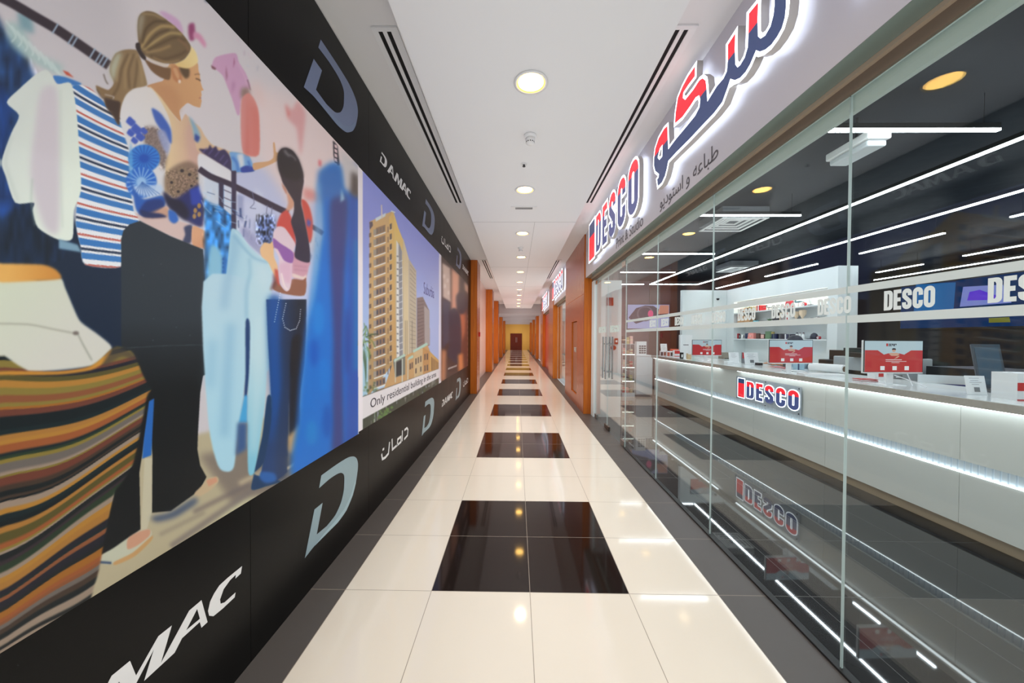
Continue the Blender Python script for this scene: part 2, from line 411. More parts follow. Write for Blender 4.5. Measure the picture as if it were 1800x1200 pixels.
# condensed block letters, unit height
def letter(c, t=0.21):
    h=t/2
    if c=='D': return [[(0,0),(0.28,0)]+arc(0.30,0.20,0.20,0.20,-90,0,5)+arc(0.30,0.80,0.20,0.20,0,90,5)+[(0,1)],
                        [(t,t*0.8),(0.46-t,t*0.8),(0.50-t,0.24),(0.50-t,0.76),(0.46-t,1-t*0.8),(t,1-t*0.8)] if t<0.225 else [(0.2,0.2),(0.29,0.2),(0.31,0.24),(0.31,0.76),(0.29,0.8),(0.2,0.8)]],0.50
    if c=='E': return [[(0,0),(0.42,0),(0.42,t*0.92),(t,t*0.92),(t,0.41),(0.38,0.41),(0.38,0.60),(t,0.60),(t,1-t*0.92),(0.42,1-t*0.92),(0.42,1),(0,1)]],0.42
    if c=='O': return stroke(arc(0.26,0.24,0.26-h,0.24-h,180,360,8)+arc(0.26,0.76,0.26-h,0.24-h,0,180,8),t,True),0.52
    if c=='C': return stroke([(0.50-h,0.62)]+arc(0.25,0.76,0.25-h,0.24-h,0,180,8)+arc(0.25,0.24,0.25-h,0.24-h,180,360,8)+[(0.50-h,0.38)],t),0.50
    if c=='S': return stroke([(0.50-h,0.66)]+arc(0.25,0.77,0.25-h,0.23-h,0,180,7)+[(h+0.01,0.63),(0.25,0.5),(0.49-h,0.37)]+arc(0.25,0.23,0.25-h,0.23-h,0,-180,7)+[(h,0.34)],t),0.50
def grow(loops, o):
    """loops moved outwards by o: outer loops grow, holes shrink"""
    out=[]
    def ar(l): return sum(l[i-1][0]*l[i][1]-l[i][0]*l[i-1][1] for i in range(len(l)))/2
    ls = sorted(loops,key=lambda l:-abs(ar(l)))
    for i,l in enumerate(ls):
        a,b = stroke(l,2*o,True)
        a,b = (a,b) if abs(ar(a))>abs(ar(b)) else (b,a)
        out.append(a if i==0 else b)
    return out
def word_desco(height, gap=0.10, t=0.21):
    x=0; res=[]
    for c in 'DESCO':
        lp,w_ = letter(c,t); res.append((c,[[((x+p[0])*height,p[1]*height) for p in l] for l in lp])); x+=w_+gap
    return res,(x-gap)*height
printm = mat('white printed lettering', srgb(222,232,230), 0.5)
def desco_print(y_left, width, z0, h, label, m, X=XG-0.0062, parent=None, n=-1):
    lets,w_ = word_desco(h,0.05,0.205); sx = width/w_
    mb = join_meshes([(fill(l,0.0006),0) for c,l in lets])
    M = Matrix.Translation((X,y_left,z0)) @ Matrix(((0,0,-1,0),(-sx,0,0,0),(0,1,0,0),(0,0,0,1)))
    mb.v = [tuple(M@Vector(v)) for v in mb.v]
    o = obj('glass_lettering' if parent is None else 'lettering', mb, m, parent)
    if parent is None: tag(o,label,'lettering','white word repeated along the shop glass')
    return o
wordlab = ['rightmost','second from the right','third from the right','fourth from the right','fifth from the right','sixth from the right','seventh from the right','eighth from the right','ninth from the right','tenth from the right']
for k in range(12):
    yl = 1.171+0.325*k
    if k<10: desco_print(yl,0.18,1.667,0.080,'white five-letter word on the glass between the stripes, '+wordlab[k],printm)
palem = mat('pale printed lettering', srgb(205,222,216), 0.5)
for k,yl in enumerate((5.82,6.62)):
    o = desco_print(yl,0.5,1.63,0.11,'pale five-letter word printed on the %s glass door leaf'%('nearer' if k==0 else 'farther'),palem)

# ---- wooden pillars
woodr = mat('reddish veneer', srgb(160,78,36), 0.22, noise=0.12, nscale=2.5, spec=0.5)
woodo = mat('orange veneer', srgb(206,112,30), 0.36, noise=0.10, nscale=3)
def wood_nodes(m, c1, c2):
    nt=m.node_tree; N=nt.nodes; L=nt.links; b=N['Principled BSDF']
    tc=N.new('ShaderNodeTexCoord'); mp=N.new('ShaderNodeMapping'); mp.inputs['Scale'].default_value=(14,14,0.7)
    nz=N.new('ShaderNodeTexNoise'); nz.inputs['Scale'].default_value=2.2; nz.inputs['Detail'].default_value=6; nz.inputs['Distortion'].default_value=0.6
    cr=N.new('ShaderNodeValToRGB'); cr.color_ramp.elements[0].color=(*c1,1); cr.color_ramp.elements[1].color=(*c2,1); cr.color_ramp.elements[0].position=0.3; cr.color_ramp.elements[1].position=0.75
    L.new(tc.outputs['Object'],mp.inputs[0]); L.new(mp.outputs[0],nz.inputs['Vector']); L.new(nz.outputs['Fac'],cr.inputs[0]); L.new(cr.outputs[0],b.inputs['Base Color'])
wood_nodes(woodr, srgb(140,62,26), srgb(178,90,44)); wood_nodes(woodo, srgb(190,98,22), srgb(218,126,40))
XP=1.353
o = struct('wall_right', MB().box(XP+0.004,1.56,7.2,8.02,0,ZS).box(XP+0.004,1.56,8.78,9.92,0,ZS).box(1.44,1.56,8.02,8.78,0,ZS).box(XP+0.004,1.44,8.02,8.78,1.92,ZS).box(XP+0.004,1.44,8.02,8.78,0,0.25), woodo, 'wood clad pillar between the two shop fronts','pillar')
mb=MB(); mb.box(XP,XP+0.005,7.2,8.02,0,2.42); mb.box(XP,XP+0.005,8.78,9.92,0,2.42); mb.box(XP,XP+0.005,8.02,8.78,1.92,2.42); mb.box(XP,XP+0.005,7.2,9.92,2.43,ZS); mb.box(XP,XP+0.005,8.02,8.78,0,0.25)
obj('cladding_board', mb, woodr, o)
d = thing('hose_cabinet','recessed fire hose cabinet door with pale lettering in the wooden pillar','cabinet',(XP,8.4,0.25))
obj('cabinet_door', MB().box(XP+0.03,XP+0.05,8.05,8.75,0.27,1.90), mat('brown cabinet door', srgb(150,92,66),0.3), d)
me = text_mesh('FIRE',0.16,0.001,sx=1.0); put('lettering', me, printm, frame((XP+0.028,8.42,1.25),(0,-1,0),(0,0,1)), d)
# left pillars
LB = ['wooden pillar at the end of the black hoarding','second wooden pillar on the left side','third wooden pillar on the left side','fourth wooden pillar on the left','farthest wooden pillar on the left']
for i,(y0,y1) in enumerate(((9.62,10.35),(15.6,16.6),(20.6,21.6),(26.6,27.6),(33,34))):
    o = obj('wooden_pillar', MB().box(-1.40,-1.085,y0,y1,0,min(ZS-0.005,3.015 if y0>22.4 else 9)), woodo); tag(o,LB[i],'pillar','wooden pillars on the left')
    obj('edge_board', MB().box(-1.088,-1.075,y0+0.002,y1,0,min(ZS-0.005,3.01 if y0>22.4 else 9)), woodr, o)
t = obj('fire_call_point', MB().box(-1.085-0.0,-1.045,10.45-0.35,10.55-0.35,1.55,1.68), mat('red call point',srgb(180,20,24),0.4)); tag(t,'small red fire call point on the first wooden pillar','alarm')
# far shop fronts on the right
RB = [(9.92,13.3,'B'),(15.0,18.6,'C'),(20.2,22.5,'D')]
for i,(y0,y1) in enumerate(((13.3,15.0),(18.6,20.2),(25.0,26.5),(30.5,32),(36.5,38))):
    zt = ZS-0.005 if y0<22 else 3.015
    o = obj('wooden_pillar', MB().box(XP,1.62,y0,y1,0,zt), woodo); tag(o,['wooden pillar beyond the second shop front','wooden pillar beyond the third shop front','far wooden pillar on the right, third from the end','far wooden pillar on the right, second from the end','last wooden pillar on the right'][i],'pillar','wooden pillars on the right')
    obj('side_board', MB().box(XP-0.004,XP,y0+0.002,y1,0,zt), woodr, o)
fascia(9.92,13.3,'sign_board','silver sign board over the second shop front')
fascia(15.0,18.6,'sign_board','silver sign board over the third shop front beyond')
redw = mat('red shutter', srgb(176,52,30), 0.25, noise=0.08)
dwn = struct('window_6', pane(9.95,13.28), [glass,gedge], 'glass front of the second shop','window')
struct('wall_right', MB().box(XG-0.05,XG+0.05,15.02,18.58,0,ZF0-0.08), redw, 'red shutter closing the third shop','wall')
struct('wall_right', MB().box(XG+0.02,XG+0.1,20.2,YE,0,ZS), pinkp, 'far right corridor wall','wall')
# second shop, seen in a sliver: pale interior
struct('wall_right', MB().box(2.9,3.0,10.95,13.3,0,3.3), wp, 'inner wall of the second shop','wall')
struct('wall_back', MB().box(1.58,3.0,13.3,13.4,0,3.3), wp, 'cross wall of the second shop','wall')
obj_ = obj('poster', MB().box(2.86,2.895,11.2,12.6,1.5,2.4), emis('pale blue screen',(0.45,0.6,0.9),0.9)); tag(obj_,'pale blue poster inside the second shop','poster')
o = obj('counter', MB().box(1.75,2.3,11.2,13.1,0,1.0), mat('pale green glass counter',srgb(190,210,200),0.2)); tag(o,'pale greenish counter inside the second shop','counter')
# ============================================================ THE SHOP INTERIOR
LEDS=34.0; SX1=10.0; SY1=10.8; SZ=3.25
dceil = mat('dark shop ceiling', (0.006,0.009,0.013), 0.6, spec=0.08)
struct('ceiling', MB().box(XG+0.031,SX1,YB,SY1,SZ,SZ+0.1), dceil, 'dark painted ceiling inside the shop','ceiling')
mauve = mat('dark mauve wall', srgb(84,66,74), 0.45, noise=0.05); maroon = mat('dark brown wall panel', srgb(66,44,42), 0.4, noise=0.08)
mb=MB(); mb.box(2.03,3.99,SY1,SY1+0.1,0,SZ,0); mb.box(4.0,SX1,SY1,SY1+0.1,0,SZ,1)
struct('wall_back', mb, [mauve,maroon], 'dark wall at the far end of the shop','wall')
struct('wall_right', MB().box(1.93,2.03,7.16,SY1,0,SZ), maroon, 'dark side wall of the shop behind the door','wall')
wwhite = mat('white shop wall', srgb(222,228,228), 0.4)
struct('wall_left', MB().box(XG-0.03,2.03,6.93,7.15,0,ZF0-0.08), wwhite, 'white wall return behind the glass door','wall')
struct('wall_right', MB().box(SX1,SX1+0.1,YB,SY1,0,SZ), mat('dark rear wall of the shop',(0.012,0.014,0.018),0.4), 'dark rear wall of the shop','wall')
struct('wall_front', MB().box(XG,SX1,YB-0.1,YB,0,SZ), mat('dark rear wall of the shop',(0.012,0.014,0.018),0.4), 'dark near wall of the shop','wall')
# light strips
led = emis('cool white strip', (0.88,0.93,1.0), LEDS)
stripn=[0]
blackm = mat('black aluminium profile', (0.015,0.015,0.015), 0.4)
def strip(x0,x1,y0,y1,label,z=3.0,w=0.014):
    t = thing('light_strip', label, 'ceiling light', ((x0+x1)/2,(y0+y1)/2,z), 'linear light strips under the shop ceiling')
    if abs(x1-x0)>abs(y1-y0): a=(x0,x1,y0-w,y0+w)
    else: a=(x0-w,x0+w,y0,y1)
    obj('profile', MB().box(a[0],a[1],a[2],a[3],z+0.004,z+0.04), blackm, t)
    obj('tube', MB().box(a[0],a[1],a[2],a[3],z-0.010,z+0.0035), led, t)
    for p in (((x0+0.1,y0),(x1-0.1,y0)) if abs(x1-x0)>abs(y1-y0) else ((x0,y0+0.1),(x0,y1-0.1))):
        obj('suspension_wire', MB().tube((p[0],p[1],z+0.04),(p[0],p[1],SZ),0.002,n=6), blackm, t)
for i,(y,x0,x1) in enumerate(((2.52,1.85,3.32),(4.25,2.15,3.33),(6.2,2.15,3.4),(7.95,2.3,3.5),(9.75,2.7,3.45))):
    strip(x0,x1,y,y,'short crosswise light strip over the shop aisle, %s'%['nearest the camera','second','third','fourth','farthest, near the dark back wall'][i])
strip(3.62,3.62,-1.0,9.75,'long light strip running above the counter front')
strip(4.90,4.90,-1.0,9.75,'long light strip parallel behind the one above the counter')
strip(3.66,4.86,9.75,9.75,'crosswise strip joining the two long ones at their far ends')
for i,(a,b) in enumerate(((9.05,10.5),(7.0,8.45),(4.95,6.15),(2.9,4.3))):
    strip(5.83,5.83,a,b,'short lengthwise light strip above the white partition, %s'%['farthest','second farthest','above its near end','nearest the camera'][i])
strip(7.85,7.85,7.0,7.9,'short light strip deep in the shop, farther one'); strip(7.75,7.75,5.0,6.3,'short light strip deep in the shop, nearer one')
strip(8.8,8.8,5.4,8.9,'long thin light strip deepest in the shop')
# ceiling diffusers, emergency light
def square_vent(x,y,w,label,z=3.1):
    t = thing('square_vent', label,'air vent',(x,y,z),'square air vents in the shop ceiling')
    mb=MB(); h=w/2
    for k in range(4):
        a=h-k*w*0.11; b=a-w*0.055; zz=z+0.012*k
        mb.box(x-a,x+a,y-a,y-b,zz,zz+0.01); mb.box(x-a,x+a,y+b,y+a,zz,zz+0.01); mb.box(x-a,x-b,y-b,y+b,zz,zz+0.01); mb.box(x+b,x+a,y-b,y+b,zz,zz+0.01)
    obj('louvre_rings', mb, trimw, t); obj('box', MB().box(x-h,x+h,y-h,y+h,z+0.05,SZ), mat('duct grey',(0.12,0.13,0.14),0.5), t)
square_vent(2.95,4.95,0.6,'square white ceiling vent in front of the shop counter'); square_vent(5.0,8.2,0.6,'square white ceiling vent farther back over the counter')
t = thing('emergency_light','white oblong emergency light fixture on the shop ceiling behind the wide pane','emergency light',(2.62,2.78,3.0))
obj('housing', MB().box(2.53,2.70,2.62,2.98,3.0,3.06), whitep, t, bevel=0.01); obj('diffuser', MB().box(2.545,2.685,2.64,2.96,2.955,2.999), mat('milky plastic',(0.62,0.66,0.68),0.3), t, bevel=0.012)
obj('ceiling_mount', MB().tube((2.615,2.80,3.0605),(2.615,2.80,SZ),0.008,n=10), blackm, t)
# ---- white partition with the display niche
mb=MB(); PX=5.5
mb.box(4.34,5.499,9.4,9.52,0,2.8)
for y0,y1,z0,z1 in ((9.1,9.4,0,2.8),(6.18,6.38,0,2.8),(6.38,9.1,2.46,2.8),(6.38,9.1,0,1.0)): mb.box(PX,PX+0.34,y0,y1,z0,z1)
mb.box(PX+0.30,PX+0.34,6.38,9.1,1.0,2.46)
part_ = struct('wall_right', mb, wwhite, 'white partition behind the counter with a display niche','wall')
t = thing('light_strip','warm white light strip tucked under the top of the display niche','strip light',(PX+0.1,7.7,2.44))
obj('tube', MB().box(PX+0.08,PX+0.10,6.4,9.08,2.40,2.42), emis('warm niche strip',(1,0.93,0.8),24.0), t); obj('profile', MB().box(PX+0.075,PX+0.105,6.4,9.08,2.421,2.455), trimw, t)
shw = mat('white shelf', srgb(230,234,234), 0.3)
for z,l in ((2.175,'top white shelf of the display niche'),(1.875,'middle white shelf of the display niche'),(1.535,'bottom white shelf of the display niche')):
    o = obj('shelf', MB().box(PX+0.0,PX+0.299,6.385,9.095,z-0.022,z), shw); tag(o,l,'shelf')
# coloured small goods
COL = dict(red=srgb(190,24,34), dark=srgb(34,32,40), navy=srgb(34,44,80), pink=srgb(240,150,140), brown=srgb(96,62,50), kraft=srgb(196,150,104), green=srgb(110,140,104), gold=srgb(196,176,110),
  cyan=srgb(110,190,206), white=srgb(236,238,236), silver=srgb(150,140,136), cream=srgb(240,214,180), grey=srgb(96,104,108), lpink=srgb(238,190,180), teal=srgb(60,104,112))
def gm(c, rough=0.4): return mat('goods '+c, COL[c], rough)
def X5(px): return at(px,560,X=5.66).y
def shelf_item(kind, px0, px1, hgt, z, c, label, cat, c2='white'):
    ya=X5(px0); yb=X5(px1); y0,y1=min(ya,yb)+0.003,min(max(ya,yb)-0.003,9.085); w_=y1-y0; yc=(y0+y1)/2; x=PX+0.13
    nm = kind
    if kind=='picture_frame':
        o = thing(nm,label,cat,(x,yc,z)); obj('border', MB().box(x-0.01,x+0.012,y0,y1,z,z+hgt), gm(c2), o, bevel=0.003); obj('picture', MB().box(x-0.014,x-0.0105,y0+w_*0.12,y1-w_*0.12,z+hgt*0.12,z+hgt*0.88), gm(c), o)
        obj('strut', MB().box(x+0.012,x+0.07,yc-0.01,yc+0.01,z,z+hgt*0.5), gm('dark'), o)
    elif kind=='mug':
        o = thing(nm,label,cat,(x,yc,z)); r=min(w_/2,0.06)
        obj('cup', MB().lathe((x,yc,z),[(r*0.86,0),(r,0.01),(r,hgt),(r*0.9,hgt),(r*0.86,hgt*0.15)],24), gm(c), o, smooth=True)
        mb=MB(); mb.path([(x-0.02,yc-r*0.95,z+hgt*0.75),(x-0.02,yc-r*1.45,z+hgt*0.65),(x-0.02,yc-r*1.45,z+hgt*0.35),(x-0.02,yc-r*0.95,z+hgt*0.25)],0.006); obj('handle', mb, gm(c2), o)
    elif kind=='gift_box':
        o = thing(nm,label,cat,(x,yc,z)); obj('box_body', MB().box(x-0.07,x+0.07,y0,y1,z,z+hgt*0.8), gm(c), o, bevel=0.003); obj('lid', MB().box(x-0.075,x+0.075,y0-0.004,y1+0.004,z+hgt*0.8,z+hgt), gm(c), o, bevel=0.003)
        obj('ribbon', MB().box(x-0.0775,x+0.0775,yc-0.012,yc+0.012,z+0.001,z+hgt+0.003), gm(c2), o)
    elif kind=='bottle':
        o = thing(nm,label,cat,(x,yc,z)); r=min(w_/2,0.04); obj('bottle_body', MB().lathe((x,yc,z),[(r,0),(r,hgt*0.62),(r*0.5,hgt*0.8),(r*0.45,hgt*0.86)],20), gm(c), o, smooth=True)
        obj('cap', MB().lathe((x,yc,z),[(r*0.55,hgt*0.86),(r*0.55,hgt)],16), gm(c2), o)
    elif kind=='trophy':
        o = thing(nm,label,cat,(x,yc,z)); r=w_/2; obj('base', MB().box(x-0.04,x+0.04,yc-r*0.7,yc+r*0.7,z,z+hgt*0.15), gm('dark' if c2=='white' else c2), o, bevel=0.003)
        obj('award_body', MB().lathe((x,yc,z),[(r*0.2,hgt*0.15),(r*0.25,hgt*0.35),(r*0.8,hgt*0.6),(r*0.9,hgt*0.95),(r*0.3,hgt)],8), gm(c), o)
    elif kind=='table_clock':
        o = thing(nm,label,cat,(x,yc,z)); r=w_/2; obj('case', MB().tube((x-0.02,yc,z+r),(x+0.02,yc,z+r),r,n=28), gm(c), o); obj('dial', MB().tube((x-0.024,yc,z+r),(x-0.0205,yc,z+r),r*0.72,n=28), gm('white'), o)
        mb=MB(); mb.box(x-0.027,x-0.0245,yc-0.003,yc+0.003,z+r,z+r*1.5); mb.box(x-0.027,x-0.0245,yc-0.03,yc,z+r-0.003,z+r+0.003); obj('hands', mb, gm('dark'), o)
    elif kind=='cap':
        o = thing(nm,label,cat,(x,yc,z)); r=w_/2; obj('crown', MB().lathe((x,yc,z),[(r,0),(r*0.98,hgt*0.4),(r*0.75,hgt*0.8),(r*0.3,hgt),(0.004,hgt*1.02)],24), gm(c), o, smooth=True)
        obj('visor', MB().add([(x-r*1.7,yc-r*0.7,z),(x-r*1.7,yc+r*0.7,z),(x-r*0.5,yc+r,z),(x-r*0.5,yc-r,z),(x-r*1.7,yc-r*0.7,z+0.008),(x-r*1.7,yc+r*0.7,z+0.008),(x-r*0.5,yc+r,z+0.016),(x-r*0.5,yc-r,z+0.016)],[(0,3,2,1),(4,5,6,7),(0,1,5,4),(1,2,6,5),(2,3,7,6),(3,0,4,7)]), gm(c2), o)
    elif kind=='model_plane':
        o = thing(nm,label,cat,(x,yc,z)); zz=z+hgt*0.6
        obj('fuselage', MB().lathe((0,0,0),[(0.003,-w_/2),(0.016,-w_*0.35),(0.018,w_*0.2),(0.004,w_/2)],12), gm(c), o, smooth=True).data.transform(Matrix.Translation((x,yc,zz))@Matrix.Rotation(PI/2,4,'X'))
        obj('wings', MB().box(x-0.11,x+0.11,yc-0.02,yc+0.02,zz-0.004,zz+0.004), gm(c2), o); obj('tail', MB().box(x-0.003,x+0.003,y1-0.04,y1-0.005,zz,zz+hgt*0.4), gm(c2), o)
        obj('stand', MB().box(x-0.02,x+0.02,yc-0.02,yc+0.02,z,z+0.008).tube((x,yc,z+0.008),(x,yc,zz-0.01),0.003,n=8), gm('dark'), o)
    elif kind=='paper_bag':
        o = thing(nm,label,cat,(x,yc,z)); 
        obj('bag_body', MB().add([(x-0.05,y0,z),(x-0.05,y1,z),(x+0.05,y1,z),(x+0.05,y0,z),(x-0.03,y0+w_*0.15,z+hgt),(x-0.03,y1-w_*0.05,z+hgt),(x+0.03,y1-w_*0.05,z+hgt),(x+0.03,y0+w_*0.15,z+hgt)],[(0,3,2,1),(4,5,6,7),(0,1,5,4),(1,2,6,5),(2,3,7,6),(3,0,4,7)]), gm(c), o)
        obj('emblem_print', MB().box(x-0.052,x-0.038,yc-w_*0.12,yc+w_*0.12,z+hgt*0.35,z+hgt*0.6), gm(c2), o)
    elif kind=='plant':
        o = thing(nm,label,cat,(x,yc,z)); r=w_*0.25; obj('pot', MB().lathe((x,yc,z),[(r*0.7,0),(r,hgt*0.35)],16), gm(c2), o)
        mb=MB(); rr=random.Random(3)
        for k in range(26):
            a=rr.uniform(0,2*PI); l=rr.uniform(0.4,1)*w_*0.5; e=rr.uniform(0.4,1); p=Vector((x,yc,z+hgt*0.35)); q=p+Vector((math.cos(a)*l,math.sin(a)*l,hgt*0.62*e)); s=Vector((-math.sin(a),math.cos(a),0))*0.008
            mid=(p+q)/2+Vector((0,0,0.01)); mb.add([p,mid+s,q,mid-s],[(0,1,2,3)])
        obj('foliage', mb, gm(c), o)
    return o
zt=2.175; zm=1.875; zb=1.535
G=lambda v: 1260+v/8.18
for a in (('picture_frame',G(360),G(412),0.11,zt,'brown','small brown framed picture, first on the top niche shelf','frame','kraft'),
 ('picture_frame',G(418),G(498),0.12,zt,'dark','dark framed picture, second on the top niche shelf','frame','kraft'),
 ('gift_box',G(506),G(560),0.12,zt,'gold','olive gold small box on the top niche shelf','box','brown'),
 ('gift_box',G(566),G(626),0.12,zt,'cream','cream small box between gold and red ones on the top shelf','box','gold'),
 ('gift_box',G(635),G(684),0.13,zt,'red','small red box on the top niche shelf','box','white'),
 ('model_plane',G(722),G(795),0.12,zt,'white','white and teal model plane on the top niche shelf','model','teal'),
 ('model_plane',G(803),G(888),0.07,zt,'dark','low dark model on the top niche shelf','model','grey'),
 ('model_plane',G(948),G(1012),0.09,zt,'white','small white model with dark wings on the top niche shelf','model','grey'),
 ('paper_bag',G(1024),G(1108),0.16,zt,'red','dark red crumpled pouch on the top niche shelf','bag','dark'),
 ('model_plane',G(1135),G(1245),0.18,zt,'teal','dark green-grey model with spread wings on the top niche shelf','model','teal'),
 ('table_clock',G(1252),G(1304),0.16,zt,'red','round red clock on the top niche shelf','clock'),
 ('trophy',G(1340),G(1400),0.16,zt,'white','white figurine at the near end of the top niche shelf','figurine','white'),
 ('paper_bag',G(222),G(350),0.27,zm,'red','large red paper bag, first on the middle niche shelf','bag','white'),
 ('gift_box',G(354),G(530),0.22,zm,'kraft','brown kraft box with a blue mark on the middle niche shelf','box','kraft'),
 ('mug',G(556),G(612),0.09,zm,'cyan','pale cyan mug beside the kraft box','mug','cyan'),
 ('gift_box',G(665),G(735),0.06,zm,'red','small low red box on the middle niche shelf','box','cream'),
 ('plant',G(738),G(815),0.13,zm,'green','small leafy green plant on the middle niche shelf','plant','cream'),
 ('picture_frame',G(822),G(918),0.24,zm,'dark','dark canvas with a pink flower on the middle niche shelf','frame','dark'),
 ('picture_frame',G(925),G(1050),0.22,zm,'silver','square silver framed plaque on the middle niche shelf','frame','cream'),
 ('gift_box',G(1056),G(1112),0.20,zm,'white','white gift box with a red ribbon on the middle niche shelf','box','red'),
 ('trophy',G(1130),G(1200),0.22,zm,'cream','pale award, farther of the two on the middle shelf','trophy','white'),
 ('trophy',G(1215),G(1300),0.24,zm,'cream','pale award, nearer of the two on the middle shelf','trophy','white'),
 ('table_clock',G(1370),G(1420),0.14,zm,'dark','small dark-rimmed clock on the middle niche shelf','clock'),
 ('table_clock',G(1440),G(1500),0.14,zm,'silver','silver clock at the near end of the middle niche shelf','clock'),
 ('mug',G(205),G(300),0.13,zb,'red','big red mug at the far end of the bottom niche shelf','mug','white'),
 ('mug',G(318),G(356),0.11,zb,'dark','dark mug next to the big red one','mug','white'),
 ('mug',G(380),G(414),0.11,zb,'white','white mug between two dark cups','mug','dark'),
 ('mug',G(440),G(480),0.13,zb,'navy','navy cup with pale handle on the bottom niche shelf','mug','white'),
 ('paper_bag',G(490),G(580),0.14,zb,'pink','salmon pink pouch on the bottom niche shelf','bag','lpink'),
 ('picture_frame',G(588),G(648),0.13,zb,'brown','brown photo block, farther of two','frame','brown'),
 ('picture_frame',G(655),G(714),0.11,zb,'lpink','pink and brown photo block, nearer of two','frame','brown'),
 ('picture_frame',G(722),G(808),0.17,zb,'green','green canvas print on the bottom niche shelf','frame','green'),
 ('trophy',G(812),G(850),0.16,zb,'gold','gold coloured award on the bottom niche shelf','trophy','dark'),
 ('gift_box',G(858),G(930),0.11,zb,'navy','navy box, farthest of three in a row','box','grey'),
 ('gift_box',G(955),G(1010),0.11,zb,'dark','black box in the middle of three in a row','box','grey'),
 ('gift_box',G(1040),G(1088),0.10,zb,'navy','small navy box, nearest of three in a row','box','white'),
 ('gift_box',G(1100),G(1145),0.10,zb,'dark','tiny black box beside the white bottles','box','grey'),
 ('bottle',G(1160),G(1200),0.13,zb,'white','white bottle, farthest of three','bottle','dark'),
 ('bottle',G(1208),G(1245),0.13,zb,'white','white bottle, middle one of three','bottle','silver'),
 ('bottle',G(1255),G(1290),0.13,zb,'white','white bottle, nearest of three','bottle','brown'),
 ('cap',G(1385),G(1470),0.12,zb,'dark','black peaked cap on the bottom niche shelf','cap','dark'),
 ('table_clock',G(1475),G(1518),0.25,zb,'red','red disc at the near end of the bottom niche shelf','clock')):
    shelf_item(*a)
# ---- the counter
cw = mat('glossy off white panel', srgb(228,229,224), 0.14, spec=0.5); cedge = mat('taupe worktop edge', srgb(176,168,158), 0.35, noise=0.05, nscale=20)
ctop = mat('white worktop', srgb(232,236,236), 0.10); kick = mat('beige plinth', srgb(170,150,126), 0.4)
CXF=3.5; CY0=-1.2; CY1=9.05
co = thing('counter','long off-white reception counter running parallel to the shop glass','counter',(3.9,4,0))
seamY=[CY0,0.4,1.62,2.84,4.06,5.28,6.5,7.75,CY1]
mb=MB()
for a,b in zip(seamY[:-1],seamY[1:]):
    mb.box(CXF,CXF+0.03,a+0.0015,b-0.0015,0.60,1.035); mb.box(CXF,CXF+0.03,a+0.0015,b-0.0015,0.10,0.505)
obj('front_panel', mb, cw, co)
obj('carcass', MB().box(CXF+0.055,4.15,CY0,CY1-0.002,0.1,1.035), mat('white carcass',(0.7,0.7,0.7),0.4), co)
obj('end_panel', MB().box(CXF+0.0305,4.15,CY1-0.001,CY1+0.02,0.0,1.04), cw, co)
obj('plinth', MB().box(CXF+0.05,4.10,CY0,CY1-0.01,0,0.0995), kick, co)
rib = mat('ribbed acrylic', (0.45,0.50,0.54), 0.3, em=0.10, emcol=(0.85,0.93,1.0))
mb=MB(); y=CY0
while y<CY1-0.03: mb.box(CXF+0.018,CXF+0.032,y,y+0.028,0.512,0.598); y+=0.042
obj('ribbed_light_panel', mb, rib, co)
ledc = emis('counter strip', (0.90,0.96,1.0), 6.5)
obj('light_channel', MB().box(CXF+0.034,CXF+0.05,CY0,CY1-0.01,0.506,0.599), mat('light channel',(0.6,0.65,0.7),0.4,em=0.22,emcol=(0.85,0.93,1)), co)
o_ = obj('led_strip', MB().box(CXF-0.004,CXF+0.02,CY0,CY1-0.01,0.5055,0.511), ledc, co)
mb=MB(); mb.box(CXF-0.05,CXF-0.03,6.1,CY1-0.05,1.030,1.0385); 
obj('led_strip', mb, ledc, co)
obj('led_strip', MB().box(CXF-0.05,CXF-0.03,CY0,5.6,1.030,1.0385), ledc, co)
wt = obj('worktop', MB().box(CXF-0.075,4.25,CY0,CY1+0.03,1.0981,1.102), ctop); tag(wt,'glossy white worktop lying along the whole counter','worktop')
obj('edge_slab', MB().box(CXF-0.08,4.255,CY0-0.005,CY1+0.035,1.040,1.098), cedge, wt)
# ---- illuminated letter sign: white rim, two tone faces, glowing back
rimw = emis('lit white rim', (0.90,0.94,1.0), 2.8)
ret = mat('grey letter return', srgb(206,202,198), 0.35, em=0.0)
backg = emis('glowing letter back', (0.80,0.87,1.0), 2.8)
fred = mat('lit red face', srgb(226,50,60), 0.35, em=0.8, emcol=srgb(240,36,52)); fnav = mat('lit navy face', srgb(70,80,128), 0.35, em=0.55, emcol=srgb(76,86,136))
fnav2 = mat('lit dark navy face', srgb(52,66,104), 0.35, em=0.6, emcol=srgb(54,72,112))
def split_face(me, hcut, depth, top, bottom):
    """cut a flat shape at a height and give the two halves their own colour"""
    import bmesh
    bm=bmesh.new(); bm.from_mesh(me); bpy.data.meshes.remove(me)
    bmesh.ops.bisect_plane(bm, geom=bm.verts[:]+bm.edges[:]+bm.faces[:], plane_co=(0,hcut,0), plane_no=(0,1,0))
    for f in bm.faces: f.material_index = top if f.calc_center_median().y>hcut else bottom
    m=bpy.data.meshes.new('face'); bm.to_mesh(m); bm.free(); return m
